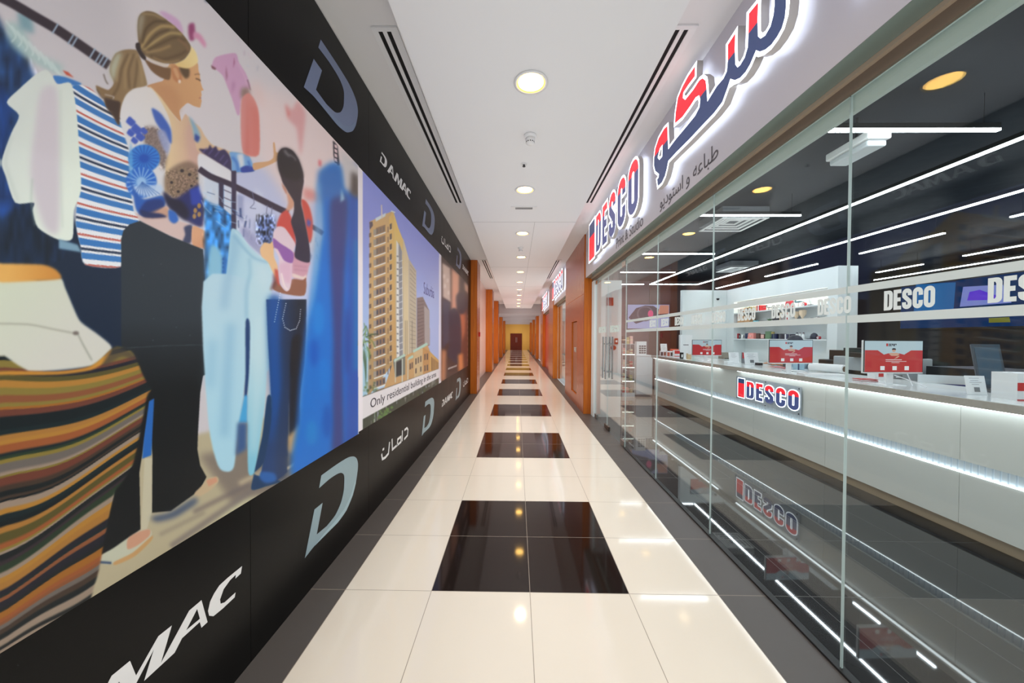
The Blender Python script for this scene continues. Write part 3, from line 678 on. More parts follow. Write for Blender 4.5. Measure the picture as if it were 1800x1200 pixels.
def sign_letter(c, loops, M, parent, thick, gap, rim, hcut, mats, facets=(0,1)):
    """loops in sign coordinates, +z of the frame points to the viewer"""
    out = grow(loops, rim)
    body = fill(out, thick); body.transform(Matrix.Translation((0,0,gap+thick/2)))
    import bmesh
    L = put('letter', body, [rimw,ret,backg], Matrix.Identity(4), parent)
    for p in L.data.polygons:
        p.material_index = 1 if abs(p.normal.z)<0.5 else (0 if p.center.z>gap+thick*0.5 else 2)
    L.data.transform(M)
    f = split_face(fill(loops,0.0), hcut, 0, 0, 1)
    if sum(p.normal.z for p in f.polygons)<0: f.flip_normals()
    f.transform(Matrix.Translation((0,0,gap+thick+0.0012))); put('face', f, mats, M, L)
    return L
def desco_sign(name, label, M, h, width, thick, gap, parent=None, group=None, cat='shop sign'):
    t = thing(name,label,cat,M.translation,group)
    lets,w_ = word_desco(h*0.96,0.15,0.20)
    sq = 0.74*h; avail = width-sq-0.17*h; sx = avail/w_; rim = 0.048*h
    sqloop=[[(0,-0.05*h),(sq,-0.05*h),(sq,1.0*h),(0,1.0*h)]]
    sign_letter('square', sqloop, M, t, thick, gap, rim, 0.62*h, [fnav2,fred])
    for c,l in lets:
        l=[[(sq+0.17*h+p[0]*sx,p[1]) for p in lp] for lp in l]
        sign_letter(c, l, M, t, thick, gap, rim, 0.96*h*0.74, [fred,fnav])
    return t
# big sign over the shop
yl,yr = 6.42,3.84
M = frame((XF-0.0,yl,2.93),(0,-1,0),(0,0,1))
desco_sign('illuminated_sign','big lit sign of red and navy block letters over the near shop front', M, 0.61, yl-yr, 0.045, 0.04)
M = frame((XF,13.0,2.93),(0,-1,0),(0,0,1))
desco_sign('illuminated_sign','lit block letter sign over the second shop front, behind the wooden pillar', M, 0.60, 2.9, 0.045, 0.04)
M = frame((XF,18.2,2.93),(0,-1,0),(0,0,1))
desco_sign('illuminated_sign','small distant lit letter sign over the third shop front', M, 0.60, 2.9, 0.045, 0.04)
# sign on the counter front
pl = thing('counter_sign','lit red and navy block letters on an acrylic plate fixed to the counter front','sign',(CXF,5.0,0.75))
obj('acrylic_plate', MB().box(CXF-0.024,CXF-0.019,4.38,5.66,0.60,0.955), mat('pale acrylic plate',srgb(188,196,206),0.15), pl)
mb=MB()
for y_,z_ in ((4.41,0.62),(4.41,0.93),(5.63,0.62),(5.63,0.93),(5.0,0.94),(5.0,0.61)): mb.tube((CXF-0.0001,y_,z_),(CXF-0.03,y_,z_),0.008,n=12)
obj('fixing_studs', mb, dgr, pl)
Mc = frame((CXF-0.025,5.60,0.655),(0,-1,0),(0,0,1))
lets,w_ = word_desco(0.245,0.13,0.21); sq=0.155; sx=(1.20-sq-0.05)/w_
sign_letter('square',[[(0,-0.015),(sq,-0.015),(sq,0.27),(0,0.27)]],Mc,pl,0.008,0.0005,0.012,0.20,[fnav2,fred])
for c,l in lets: sign_letter(c,[[(sq+0.05+p[0]*sx,p[1]) for p in lp] for lp in l],Mc,pl,0.008,0.0005,0.012,0.17,[fred,fnav])
# Arabic sign traced in its own plane
XA = XF-0.085
def A2(x,y): return at(1130+x/4.285, 60+y/4.285, X=XA)
def A3(x,y): return at(1260+x/7.5, y/7.5, X=XA)
c2a=[(185,690),(160,715),(120,785),(95,860),(86,930),(84,985),(95,1030),(122,1052),(120,1078),(108,1095),(115,1145),(145,1115),(168,1065),(182,1010),(192,955),(250,892),(350,792),(450,685),(540,590),(600,510),(640,400),(660,337)]
c3a=[(190,1040),(240,1057),(310,1025),(380,950),(440,850),(495,720),(520,660),(570,680),(640,655),(720,590),(800,480),(860,370),(900,230),(915,80),(915,-300),(915,-740),(780,-600),(760,-300),(765,60),(750,200),(710,350),(640,470),(580,510),(545,480),(540,250),(548,30),(425,180),(422,380),(412,620),(370,760),(310,860),(275,890),(247,850),(240,650),(245,440),(148,590),(148,800),(135,940),(90,1035),(0,1140)]
c2b=[(520,455),(487,508),(480,400),(474,350),(450,332),(425,350),(380,420),(320,495),(302,480),(306,440),(345,380),(392,318),(395,240),(340,320),(300,395),(265,480),(248,590),(243,672),(300,622),(355,545),(400,475),(425,460),(434,490),(428,550),(395,615),(330,695),(250,790),(192,868)]
pts=[A2(*p) for p in c2a]+[A3(*p) for p in c3a]+[A2(*p) for p in c2b]
hole=[A2(*p) for p in [(150,830),(128,862),(112,930),(125,947),(147,922)]]
toS=lambda v:(4.2-v.y, v.z-2.9)
t = thing('illuminated_sign','big lit Arabic sign in navy with red letter tips above the glass','shop sign',(XF,2.6,2.9))
M = frame((XF,4.2,2.9),(0,-1,0),(0,0,1))
L = sign_letter('arabic',[[toS(v) for v in pts],[toS(v) for v in hole]],M,t,0.045,0.04,0.023,0.355,[fred,fnav2])
h_=stroke([(2.78,0.50),(2.95,0.36),(3.02,0.26),(2.95,0.22),(2.66,0.22)],0.09)
sign_letter('arabic',h_,M,t,0.045,0.04,0.02,0.355,[fred,fnav2])
sign_letter('arabic',[[(2.75,0.04),(2.82,0.04),(2.82,0.10),(2.75,0.10)]],M,t,0.045,0.04,0.02,0.355,[fred,fnav2])
sign_letter('arabic',[[(2.87,0.04),(2.94,0.04),(2.94,0.10),(2.87,0.10)]],M,t,0.045,0.04,0.02,0.355,[fred,fnav2])
sign_letter('arabic',stroke([(3.15,0.60),(3.36,0.42),(3.36,0.24),(3.10,0.24)],0.09),M,t,0.045,0.04,0.02,0.355,[fred,fnav2])
# small lettering on the sign board
dkl = mat('dark grey lettering', srgb(84,80,86), 0.5)
def board_text(s, pa, pb, h, label, size_fix=None):
    a=at(*pa,X=XF-0.002); b=at(*pb,X=XF-0.002); z=(a.z+b.z)/2; me=text_mesh(s,1.0,0.001,align='LEFT')
    xs_=[v.co.x for v in me.vertices]; ys_=[v.co.y for v in me.vertices]; w0=max(xs_)-min(xs_); h0=max(ys_)-min(ys_)
    me.transform(Matrix.Diagonal((abs(a.y-b.y)/w0,h/h0,1,1))@Matrix.Translation((-min(xs_),-(min(ys_)+max(ys_))/2,0)))
    o=put('board_lettering', me, dkl, frame((XF-0.0015,max(a.y,b.y),z),(0,-1,0),(0,0,1))); tag(o,label,'lettering')
board_text('Print & Studio',(1083,426),(1130,388),0.135,'small dark English lettering under the big lit sign')
ar = ''.join(chr(c) for c in [0xFEEE,0xFEF3,0xFEA9,0xFEEE,0xFE98,0xFEB3,0xFE8D,0x20,0xFEED,0x20,0xFEEA,0xFECB,0xFE8E,0xFE92,0xFEC3])
board_text(ar,(1160,355),(1262,272),0.15,'small dark Arabic lettering under the big lit Arabic sign')
# ============================================================ PRINTED POSTERS ON THE HOARDING
# each poster is a flat print; its picture is drawn once, shape by shape, on a sheet and carried by the vertex colours of the board
CW_,CH_ = 880,1300; OX,OY = -30,-70
PR,QR = 0.95,0.92
class Sheet:
    def __init__(s): s.a=np.zeros((CH_,CW_,3)); s.k=(1,0,0); s.rs=np.random.RandomState(5)
    def T(s,p): k,ox,oy=s.k; return [(x/k+ox-OX, y/k+oy-OY) for x,y in p]
    def mask(s,pts,blur=0.0):
        P=np.array(s.T(pts)); m=int(blur*3+2)
        x0=max(0,int(P[:,0].min())-m); x1=min(CW_,int(P[:,0].max())+m+1); y0=max(0,int(P[:,1].min())-m); y1=min(CH_,int(P[:,1].max())+m+1)
        if x1<=x0 or y1<=y0: return None
        SS=3; ys=(np.arange(y0*SS,y1*SS)+0.5)/SS; xs_=(np.arange(x0*SS,x1*SS)+0.5)/SS
        acc=np.zeros((len(ys),len(xs_)),bool)
        n=len(P)
        for i in range(n):
            ax,ay=P[i]; bx,by=P[(i+1)%n]
            if ay==by: continue
            r=(ys>=min(ay,by))&(ys<max(ay,by)); idx=np.nonzero(r)[0]
            if not len(idx): continue
            xi=ax+(ys[idx]-ay)*(bx-ax)/(by-ay)
            acc[idx]^=(xs_[None,:]<xi[:,None])
        h=y1-y0; w_=x1-x0
        m_=acc.reshape(h,SS,w_,SS).mean((1,3))
        if blur>0:
            r=int(blur*2.5)+1; g=np.exp(-0.5*(np.arange(-r,r+1)/blur)**2); g/=g.sum()
            m_=np.apply_along_axis(lambda v:np.convolve(v,g,'same'),0,m_) if m_.shape[0]>len(g) else m_
            m_=np.apply_along_axis(lambda v:np.convolve(v,g,'same'),1,m_) if m_.shape[1]>len(g) else m_
        return m_,x0,y0,x1,y1
    def poly(s,pts,col,blur=0.0,a=1.0,col2=None,g=None,smooth=True):
        """col2 and g=((x,y),(x,y)): colour runs from col at the first point to col2 at the second"""
        if smooth and len(pts)>4: pts=cr_(pts)
        r=s.mask(pts,blur)
        if r is None: return
        m_,x0,y0,x1,y1=r
        c=np.array(col,float)[None,None,:]
        if col2 is not None:
            (gx,gy),(hx,hy)=s.T(g); X_,Y_=np.meshgrid(np.arange(x0,x1),np.arange(y0,y1)); d=(hx-gx)**2+(hy-gy)**2
            t=np.clip(((X_-gx)*(hx-gx)+(Y_-gy)*(hy-gy))/d,0,1)[...,None]; c=c*(1-t)+np.array(col2,float)*t
        m_=(m_*a)[...,None]; s.a[y0:y1,x0:x1]=s.a[y0:y1,x0:x1]*(1-m_)+c*m_
    def line(s,pts,w_,col,blur=0.0,a=1.0,smooth=True):
        if smooth and len(pts)>2: pts=cr_(pts,closed=False)
        for l in stroke(pts,w_)[:1]: s.poly(l,col,blur,a,smooth=False)
    def ell(s,cx,cy,rx,ry,col,blur=0.0,a=1.0,**k):
        s.poly([(cx+rx*math.cos(t),cy+ry*math.sin(t)) for t in np.linspace(0,2*PI,24,endpoint=False)],col,blur,a,smooth=False,**k)
    def flower(s,cx,cy,rx,ry,c1,c2,n=16,w_=5):
        s.ell(cx,cy,rx,ry,c1,1.2)
        for i in range(n):
            t=2*PI*i/n; s.line([(cx+rx*0.25*math.cos(t),cy+ry*0.25*math.sin(t)),(cx+rx*0.95*math.cos(t),cy+ry*0.95*math.sin(t))],w_,c2,0.5,0.7)
        s.ell(cx,cy,rx*0.3,ry*0.3,c2,1.0)
    def texture(s,pts,amp,sx,sy,blur=1.0):
        r=s.mask(cr_(pts) if len(pts)>4 else pts,blur)
        if r is None: return
        m_,x0,y0,x1,y1=r; h=y1-y0;w_=x1-x0
        n=s.rs.rand(int(h/sy)+3,int(w_/sx)+3); yy=np.arange(h)/sy; xx=np.arange(w_)/sx
        yi=yy.astype(int); xi=xx.astype(int); fy=(yy-yi)[:,None]; fx=(xx-xi)[None,:]
        v=(n[yi][:,xi]*(1-fy)*(1-fx)+n[yi+1][:,xi]*fy*(1-fx)+n[yi][:,xi+1]*(1-fy)*fx+n[yi+1][:,xi+1]*fy*fx)-0.5
        s.a[y0:y1,x0:x1]*=1+(v*m_*amp*2)[...,None]
def cr_(p,closed=True,n=4):
    q=[]; N=len(p)
    rng=range(N) if closed else range(N-1)
    for i in rng:
        a,b,c,d=(p[i-1],p[i],p[(i+1)%N],p[(i+2)%N]) if closed else (p[max(0,i-1)],p[i],p[i+1],p[min(N-1,i+2)])
        for k in range(n):
            t=k/n; q.append(tuple(0.5*((2*b[j])+(-a[j]+c[j])*t*0.7+((2*a[j]-5*b[j]+4*c[j]-d[j])*t*t+(-a[j]+3*b[j]-3*c[j]+d[j])*t**3)*0.7+ (1-0.7)*2*(c[j]-b[j])*(3*t*t-2*t**3)*1.0) for j in (0,1)) if False else tuple(_cr(a[j],b[j],c[j],d[j],t) for j in (0,1)))
    if not closed: q.append(p[-1])
    return q
def _cr(a,b,c,d,t,k=0.38):
    m1=(c-a)*k; m2=(d-b)*k; t2=t*t; t3=t2*t
    return (2*t3-3*t2+1)*b+(t3-2*t2+t)*m1+(-2*t3+3*t2)*c+(t3-t2)*m2
S = Sheet(); P=S.poly; Ln=S.line; E_=S.ell
kA=(3,0,0);kB=(3,0,350);kC=(2.4,0,700);kD=(3,350,0);kE=(3,350,250);kH=(5,160,0);kW=(4.617,200,200);kG=(3.75,440,240);kJ=(3.53,400,540);kN=(6,330,100);kM=(6,340,360);kP=(1,0,0)
# ---- background
S.k=kP
P([(-30,-70),(850,-70),(850,1230),(-30,1230)],(198,194,200),smooth=False)
P([(200,-70),(650,-70),(650,420),(330,420)],(214,209,214),20)
P([(440,150),(650,200),(650,420),(480,420)],(230,212,212),14)
P([(380,300),(470,300),(560,470),(560,560),(380,560)],(192,198,228),8)
P([(395,330),(420,330),(420,420),(395,420)],(216,222,236),2,smooth=False); P([(448,330),(462,340),(462,470),(448,470)],(206,212,234),3,smooth=False)
P([(140,1080),(200,800),(640,690),(650,790),(400,920),(150,1120)],(178,168,140),3,smooth=False)
P([(350,800),(640,740),(640,800),(420,900)],(128,118,108),6)
P([(150,1100),(330,960),(420,880),(470,880),(300,990)],(196,192,160),5)
for a,b,w_,c in (((300,960),(460,850),9,(120,112,110)),((340,900),(440,850),7,(110,100,100)),((280,940),(360,900),6,(140,132,118)),((420,850),(520,800),8,(196,180,150)),((360,950),(470,890),4,(160,150,130)),((200,1040),(330,965),5,(206,202,170))):
    Ln([a,b],w_,c,3,0.8)
# navy jeans mass at the left
P([(-30,50),(15,62),(45,95),(70,150),(130,225),(140,300),(130,400),(230,440),(262,600),(250,760),(-30,760)],(28,58,100),5)
P([(20,330),(150,400),(230,430),(262,620),(240,700),(100,560),(0,470)],(16,32,56),6)
P([(-30,140),(20,180),(10,300),(30,360),(-30,380)],(24,60,122),5)
S.texture([(-30,60),(60,110),(130,400),(100,460),(-30,460)],0.35,7,22)
P([(10,40),(40,45),(60,90),(110,115),(100,130),(60,110),(20,80)],(160,190,190),5,0.85)
for i in range(9): S.line([(10+i*10,36+i*9),(28+i*10,62+i*9),(20+i*12,74+i*8)],3,(206,222,220),1.2,0.6)
P([(30,20),(55,22),(60,60),(35,50)],(126,160,172),4)
# rail
S.k=kA
Ln([(-90,-60),(60,15),(180,85),(300,155),(440,250),(575,345)],50,(52,44,54),1.2)
for x,y in ((290,152),(372,208),(392,222),(486,282),(516,304),(534,316),(552,330)): Ln([(x-14,y+24),(x+16,y-26)],9,(156,178,200),1)
# striped knit shirt
shirt=[(380,455),(470,462),(550,540),(620,600),(660,680),(690,820),(700,1000),(730,1170),(640,1260),(640,1405),(450,1395),(425,1300),(400,1180),(410,1000),(412,800),(392,600)]
P(shirt,(224,228,234),0.8)
m0=S.mask(cr_(shirt),0.8); mm,x0,y0,x1,y1=m0
X_,Y_=np.meshgrid(np.arange(x0,x1),np.arange(y0,y1)); xa=(X_+OX)*3.0; ya=(Y_+OY)*3.0
tx=(xa-410)/240.0; i_l=(ya-580)/161.0; i_r=(ya-700)/141.0; ph=np.mod(i_l*(1-tx)+i_r*tx,1.0)
def band(a,b,c):
    sm=0.02; w_=np.clip((ph-a)/sm+0.5,0,1)*np.clip((b-ph)/sm+0.5,0,1)*mm
    S.a[y0:y1,x0:x1]=S.a[y0:y1,x0:x1]*(1-w_[...,None])+np.array(c,float)*w_[...,None]
band(0.0,0.075,(186,96,84)); band(0.16,0.38,(54,116,184)); band(0.46,0.55,(38,52,78)); band(0.63,0.84,(60,120,186))
P([(280,400),(340,405),(430,440),(400,450),(330,445),(300,440)],(60,120,190),1)
P([(330,370),(360,380),(390,410),(350,395)],(190,80,60),1)
# white garment
P([(185,395),(240,368),(272,395),(300,445),(375,440),(405,600),(418,800),(428,1000),(390,1110),(382,1258),(305,1262),(200,1200),(172,1110),(178,1068),(80,1068),(30,930),(8,850),(60,700),(100,608),(35,540),(100,470)],(204,212,208),0.8,col2=(220,230,220),g=((60,700),(420,900)))
P([(215,480),(300,470),(315,800),(310,1215),(230,1190),(160,930),(180,700)],(198,190,200),5,0.9)
Ln([(60,720),(30,860),(95,1060)],14,(178,190,186),3,0.5); Ln([(320,470),(320,900),(330,1200)],8,(190,204,194),2,0.6); Ln([(170,940),(165,1060),(185,1190)],7,(160,180,170),2,0.7)
P([(310,1260),(410,1290),(430,1330),(310,1310)],(120,156,180),1.5)
S.k=kH
# pink clothes upper
P([(600,105),(640,100),(720,140),(780,190),(810,270),(800,300),(730,230),(660,170)],(206,168,204),2)
P([(860,215),(905,205),(915,290),(905,350),(870,355),(855,280)],(152,70,116),2); P([(905,280),(960,300),(1010,380),(1000,420),(940,350),(900,330)],(214,150,182),2)
# ponytail
P([(400,440),(300,436),(215,470),(170,560),(165,640),(200,730),(150,790),(45,750),(60,810),(110,870),(130,930),(190,1010),(246,1102),(258,980),(320,850),(470,760),(494,740),(462,610),(430,500)],(132,108,78),1,col2=(150,128,96),g=((180,600),(460,620)))
P([(225,470),(175,560),(165,640),(200,720),(235,600),(270,470)],(184,190,172),4,0.9)
for a in ([(330,470),(270,600),(240,760),(180,860)],[(380,470),(330,620),(340,780)],[(410,500),(400,640),(380,780)]): Ln(a,18,(92,72,52),2,0.75)
for a in ([(350,480),(300,620),(300,780)],[(400,480),(440,600),(450,740)],[(270,500),(230,620),(230,720)]): Ln(a,12,(176,150,108),2,0.8)
P([(120,860),(200,880),(258,900),(250,1000),(246,1102),(190,1010),(140,950)],(66,52,46),1.5)
for a in ([(50,780),(100,860),(200,870)],[(60,940),(130,980),(190,980)],[(110,650),(130,710),(150,740)]): Ln(a,10,(90,78,66),1,0.8)
Ln([(120,830),(200,850),(190,870)],8,(196,190,190),1,0.9)
# head
P([(690,560),(780,570),(870,590),(935,550),(945,620),(956,655),(962,715),(978,770),(990,792),(968,800),(972,838),(962,862),(972,882),(964,925),(955,945),(900,930),(850,905),(810,935),(776,975),(792,1060),(780,1068),(720,1000),(650,920),(600,850),(490,760),(580,725),(640,700)],(196,148,108),0.6,col2=(214,166,120),g=((600,800),(950,640)))
P([(560,760),(700,760),(780,860),(776,975),(740,1000),(650,900)],(190,140,102),5,0.7)
P([(700,580),(750,570),(790,640),(800,700),(770,730),(720,690)],(188,128,88),1.2); P([(720,600),(750,600),(775,660),(770,700),(740,660)],(206,158,118),1)
E_(778,716,12,16,(236,226,214),1)
P([(775,585),(860,600),(862,670),(830,690),(790,640)],(92,72,54),1.6)
Ln([(920,690),(950,700),(962,712)],9,(84,58,44),0.8); Ln([(910,655),(940,650),(958,655)],6,(120,84,60),0.8); Ln([(950,860),(970,862)],7,(158,88,76),0.8)
P([(870,400),(920,455),(940,540),(905,578),(850,602),(780,590),(740,560),(820,520),(868,450)],(226,196,132),1,col2=(240,220,160),g=((760,570),(930,480)))
P([(470,520),(540,555),(640,590),(700,600),(690,700),(610,680),(530,620)],(118,88,64),1)
P([(408,250),(415,160),(440,118),(490,96),(560,110),(650,165),(730,225),(810,305),(872,395),(870,450),(820,520),(740,556),(640,556),(540,522),(450,470),(418,380)],(116,96,70),0.8)
P([(410,250),(418,160),(445,120),(470,150),(450,260),(430,360)],(160,152,132),3,0.85)
for a,w_,c in (([(440,420),(520,300),(620,230),(740,240)],26,(186,160,108)),([(460,440),(600,340),(700,290),(800,300)],20,(192,168,112)),([(480,460),(600,440),(700,400)],22,(164,138,96)),([(450,120),(560,130),(650,180)],16,(168,146,108)),([(450,380),(480,260),(560,190),(660,190)],20,(82,66,46)),([(470,420),(580,300),(690,260)],14,(78,62,44)),([(500,440),(620,380),(740,330),(830,360)],22,(92,74,52)),([(520,490),(640,520),(780,480),(850,440)],24,(96,76,56)),([(540,500),(660,548),(780,530)],10,(182,150,104)),([(480,490),(560,540),(680,585),(740,575)],8,(200,176,130)),([(760,340),(840,400),(850,450)],20,(136,104,78))):
    Ln(a,w_,c,1.8,0.85)
P([(395,380),(428,378),(440,440),(482,500),(478,530),(440,505),(395,425)],(50,42,44),0.8)
# ---- blouse
S.k=kA
P([(790,455),(850,515),(945,640),(980,600),(1020,680),(1045,780),(1066,900),(1068,1000),(1070,1190),(980,1160),(900,1090),(862,1000),(860,880),(895,800),(905,700),(880,600),(810,500)],(222,198,158),0.8,col2=(206,168,150),g=((880,700),(1040,700)))
P([(1010,640),(1040,740),(1060,860),(1000,860),(980,700)],(204,168,156),4,0.8)
P([(640,560),(665,500),(710,466),(790,460),(840,520),(890,620),(905,720),(870,820),(872,900),(868,1000),(850,1100),(720,1130),(700,1080),(685,950),(680,800),(650,700),(634,640)],(212,214,220),1,col2=(222,218,216),g=((640,800),(900,560)))
P([(800,570),(850,600),(900,680),(902,760),(860,700),(820,640)],(64,100,186),1.5)
S.texture([(740,670),(840,680),(880,760),(860,900),(780,780)],0.5,2.2,2.2)
P([(750,680),(820,670),(870,740),(880,830),(860,900),(820,820),(770,770)],(116,98,92),3,0.85); P([(830,690),(870,690),(895,760),(880,810),(850,760)],(150,160,200),2,0.9)
for x,y,r in ((690,640,26),(720,680,30),(690,700,22),(740,720,26),(760,690,20),(710,740,20)): P([(x-r,y),(x-r*.3,y-r),(x+r*.4,y-r*.5),(x+r,y+r*.2),(x+r*.2,y+r),(x-r*.5,y+r*.6)],(66,92,184),1)
S.flower(760,835,84,74,(54,124,208),(36,84,180),20,7); S.flower(745,960,82,84,(44,104,200),(150,190,232),18,8)
P([(700,980),(760,985),(840,970),(860,1010),(800,1040),(720,1020)],(186,208,236),2,0.9)
for i in range(9): Ln([(750,960),(700+i*18,1040-abs(i-4)*4)],4,(70,110,180),0.6,0.8)
P([(680,920),(700,1010),(720,1110),(780,1140),(850,1110),(872,1060),(850,1030),(760,1050),(710,1000)],(44,92,176),1.5); P([(770,1060),(850,1050),(868,1090),(810,1150),(730,1130)],(36,56,118),2)
P([(690,740),(700,850),(690,960),(680,850)],(90,160,220),2)
# lace on the front
P([(870,920),(930,870),(1000,850),(1066,900),(1068,1000),(1000,1060),(920,1040),(870,1000)],(112,92,80),3,0.75)
S.texture([(870,900),(1066,880),(1068,1010),(900,1050)],0.28,2.0,2.0)
for x,y,r in ((905,962,20),(960,900,24),(1000,920,22),(940,1010,20),(1010,980,18),(1040,940,16)):
    E_(x,y,r,r*0.9,(150,128,104),0.8,0.9)
    E_(x,y,r*0.45,r*0.4,(58,50,52),0.6)
    for t in range(6): E_(x+r*0.8*math.cos(t*1.05),y+r*0.75*math.sin(t*1.05),r*0.3,r*0.3,(132,112,94),0.6,0.8)
P([(862,1010),(920,1050),(1000,1000),(1066,980),(1070,1190),(980,1160),(890,1090)],(42,48,104),2.5)
P([(862,1010),(900,1040),(960,1060),(1000,1120),(980,1160),(890,1090)],(38,36,54),3)
P([(1000,1000),(1060,980),(1065,1080),(1010,1080)],(50,70,168),2); 
for x,y in ((1030,1110),(1050,1085),(1025,1140),(1050,1130)): E_(x,y,10,14,(168,132,84),0.8)
# reaching arm
S.k=kW
P([(600,20),(640,60),(700,110),(740,180),(800,250),(880,280),(960,310),(1060,318),(1100,350),(1135,430),(1136,466),(1040,475),(960,480),(880,420),(780,350),(680,300),(650,180)],(216,186,152),0.8)
P([(610,20),(660,80),(700,170),(690,230),(655,200),(640,120)],(118,170,210),2,0.85); P([(660,160),(700,190),(680,235),(655,210)],(56,76,150),1.5)
P([(690,285),(760,285),(780,250),(800,280),(830,262),(850,300),(900,290),(950,360),(960,470),(930,460),(850,400),(740,330)],(62,54,92),1.2)
for a in ((740,300),(790,310),(840,330),(880,360),(910,400)): Ln([(a[0]-20,a[1]+20),(a[0]+16,a[1]-26)],9,(104,96,150),1,0.8)
P([(940,310),(1040,320),(1100,345),(1136,430),(1136,466),(1010,476),(960,470),(955,380)],(120,170,222),1); P([(1000,330),(1050,322),(1060,420),(1020,440)],(226,228,232),2,0.9)
P([(1030,440),(1080,420),(1136,436),(1136,466),(1040,476)],(52,72,160),1); Ln([(960,350),(1000,400),(1010,470)],20,(58,110,200),2,0.8); Ln([(1090,380),(1110,440)],14,(60,100,190),1.5,0.8)
P([(1134,400),(1250,385),(1296,350),(1292,240),(1306,236),(1318,310),(1345,315),(1338,370),(1290,402),(1200,440),(1136,456)],(214,168,126),0.6)
# lower arm
P([(170,800),(260,838),(430,750),(455,830),(530,870),(640,912),(640,1060),(500,1005),(350,940),(230,875)],(206,182,178),1)
P([(430,750),(300,800),(240,840),(300,848),(440,838)],(190,140,110),2,0.7); P([(215,780),(300,800),(380,810),(430,836),(320,846),(240,836)],(38,46,90),1.5)
P([(445,780),(500,800),(525,860),(490,890),(450,860)],(48,100,186),1.5); P([(570,920),(630,900),(640,960),(620,1050),(560,1040),(580,980)],(60,66,96),1.5)
P([(640,912),(740,950),(850,1030),(925,1090),(930,1130),(905,1160),(880,1205),(850,1200),(800,1165),(740,1085),(640,1062)],(214,164,128),0.6,col2=(196,136,108),g=((660,960),(860,1160)))
P([(875,1000),(920,1000),(930,1060),(915,1090),(890,1060)],(140,56,54),1)
S.k=kM
P([(0,230),(100,270),(230,370),(310,440),(340,480),(330,540),(290,600),(260,640),(230,640),(170,560),(110,460),(0,440)],(212,160,124),0.5,col2=(190,130,102),g=((60,300),(260,600)))
for a in ([(215,600),(250,560),(260,520)],[(250,630),(280,570),(290,520)],[(285,600),(310,540),(320,500)]): Ln(a,5,(160,104,80),0.6,0.8)
# ---- black trousers
S.k=kP
P([(213,420),(217,405),(228,394),(246,388),(300,415),(357,438),(362,500),(366,580),(371,655),(357,660),(352,690),(348,760),(347,790),(352,818),(363,838),(350,862),(300,898),(267,901),(268,800),(262,720),(245,830),(247,930),(210,960),(178,975),(176,960),(200,870),(212,780),(228,700),(213,600)],(40,47,55),0.6,col2=(15,18,21),g=((300,560),(300,680)),smooth=False)
P([(262,705),(271,700),(266,800),(250,806),(253,770)],(36,98,178),0.8,smooth=False); P([(254,805),(267,805),(267,900),(258,930),(248,930)],(190,184,160),0.8,smooth=False)
for i,(x,y) in enumerate(((283,464),(252,484),(300,520),(270,560),(334,589),(310,575),(269,598))): E_(x,y,1.3,1.0,(64,72,80),0.4)
Ln([(215,612),(300,607),(372,606)],1.2,(70,78,84),0.5,0.8)
# shoes
S.k=kC
P([(420,668),(480,630),(540,588),(600,552),(636,556),(636,585),(580,640),(500,690),(440,700)],(188,190,170),0.8)
P([(540,590),(590,560),(632,552),(630,580),(580,620),(538,636)],(196,148,122),1); P([(480,690),(560,650),(640,580),(638,600),(570,665),(490,702)],(190,150,100),0.8)
Ln([(420,690),(470,694)],9,(40,60,96),1)
P([(820,400),(860,360),(880,336),(915,330),(922,350),(890,385),(840,414)],(190,168,136),0.8); P([(870,345),(912,332),(918,350),(880,372)],(202,150,122),0.8)
P([(640,500),(720,480),(820,420),(830,440),(740,500),(660,520)],(40,60,100),4,0.8)
# ---- the mannequin in front
S.k=kB
P([(-90,418),(200,425),(318,415),(345,470),(400,600),(430,650),(520,715),(590,780),(560,850),(480,880),(250,905),(-90,900)],(202,210,190),1.6,col2=(204,204,196),g=((0,450),(300,820)))
P([(-90,345),(180,342),(250,350),(300,375),(322,418),(200,430),(-90,436)],(200,136,58),2,col2=(222,170,90),g=((300,400),(40,360)))
Ln([(-60,655),(150,660),(280,685),(400,708)],7,(140,140,126),1.5,0.8); Ln([(405,700),(440,770),(485,850)],6,(120,124,112),1.5,0.8); E_(400,706,16,10,(110,100,96),1.5)
dress=[(-90,890),(150,905),(300,908),(480,880),(580,800),(620,775),(690,800),(722,850),(760,940),(797,1000),(775,1040),(745,1200),(700,1400),(640,1500),(600,1560),(550,1800),(520,1960),(480,2100),(420,2400),(-90,2400)]
md=S.mask(cr_(dress),1.5); mm,x0,y0,x1,y1=md
X_,Y_=np.meshgrid(np.arange(x0,x1),np.arange(y0,y1)); xp=(X_+OX).astype(float); yp=(Y_+OY).astype(float)
c_=yp.copy()
for _ in range(6):
    sl=0.12+0.62*np.clip((c_-660)/330,0,1); c_=yp+sl*xp-18*np.sin(xp/90.0)
pal=[(196,140,60),(28,34,36),(190,120,48),(74,58,48),(152,92,58),(140,124,54),(24,40,44),(120,66,52),(170,150,132),(60,48,54),(176,112,44),(44,62,44),(150,132,62),(34,34,46),(120,112,106),(170,96,54),(96,88,44),(20,30,34),(186,130,62)]
rs=np.random.RandomState(11); seq=[]; pos=620.0
while pos<1500:
    w_=rs.choice([4,6,8,10,13,17])*(1.0 if pos>720 else 0.8); seq.append((pos,pal[rs.randint(len(pal))])); pos+=w_
pp=np.array([q[0] for q in seq]); pc=np.array([q[1] for q in seq],float)
wob=6*np.sin(xp/37.0+c_/60)*np.clip((c_-700)/200,0,1)
ix=np.clip(np.searchsorted(pp,c_+wob)-1,0,len(pp)-2); fr=np.clip((c_+wob-pp[ix])/np.maximum(pp[ix+1]-pp[ix],1),0,1)
fr=np.clip((fr-0.72)/0.28,0,1)[...,None]
colr=pc[ix]*(1-fr)+pc[ix+1]*fr
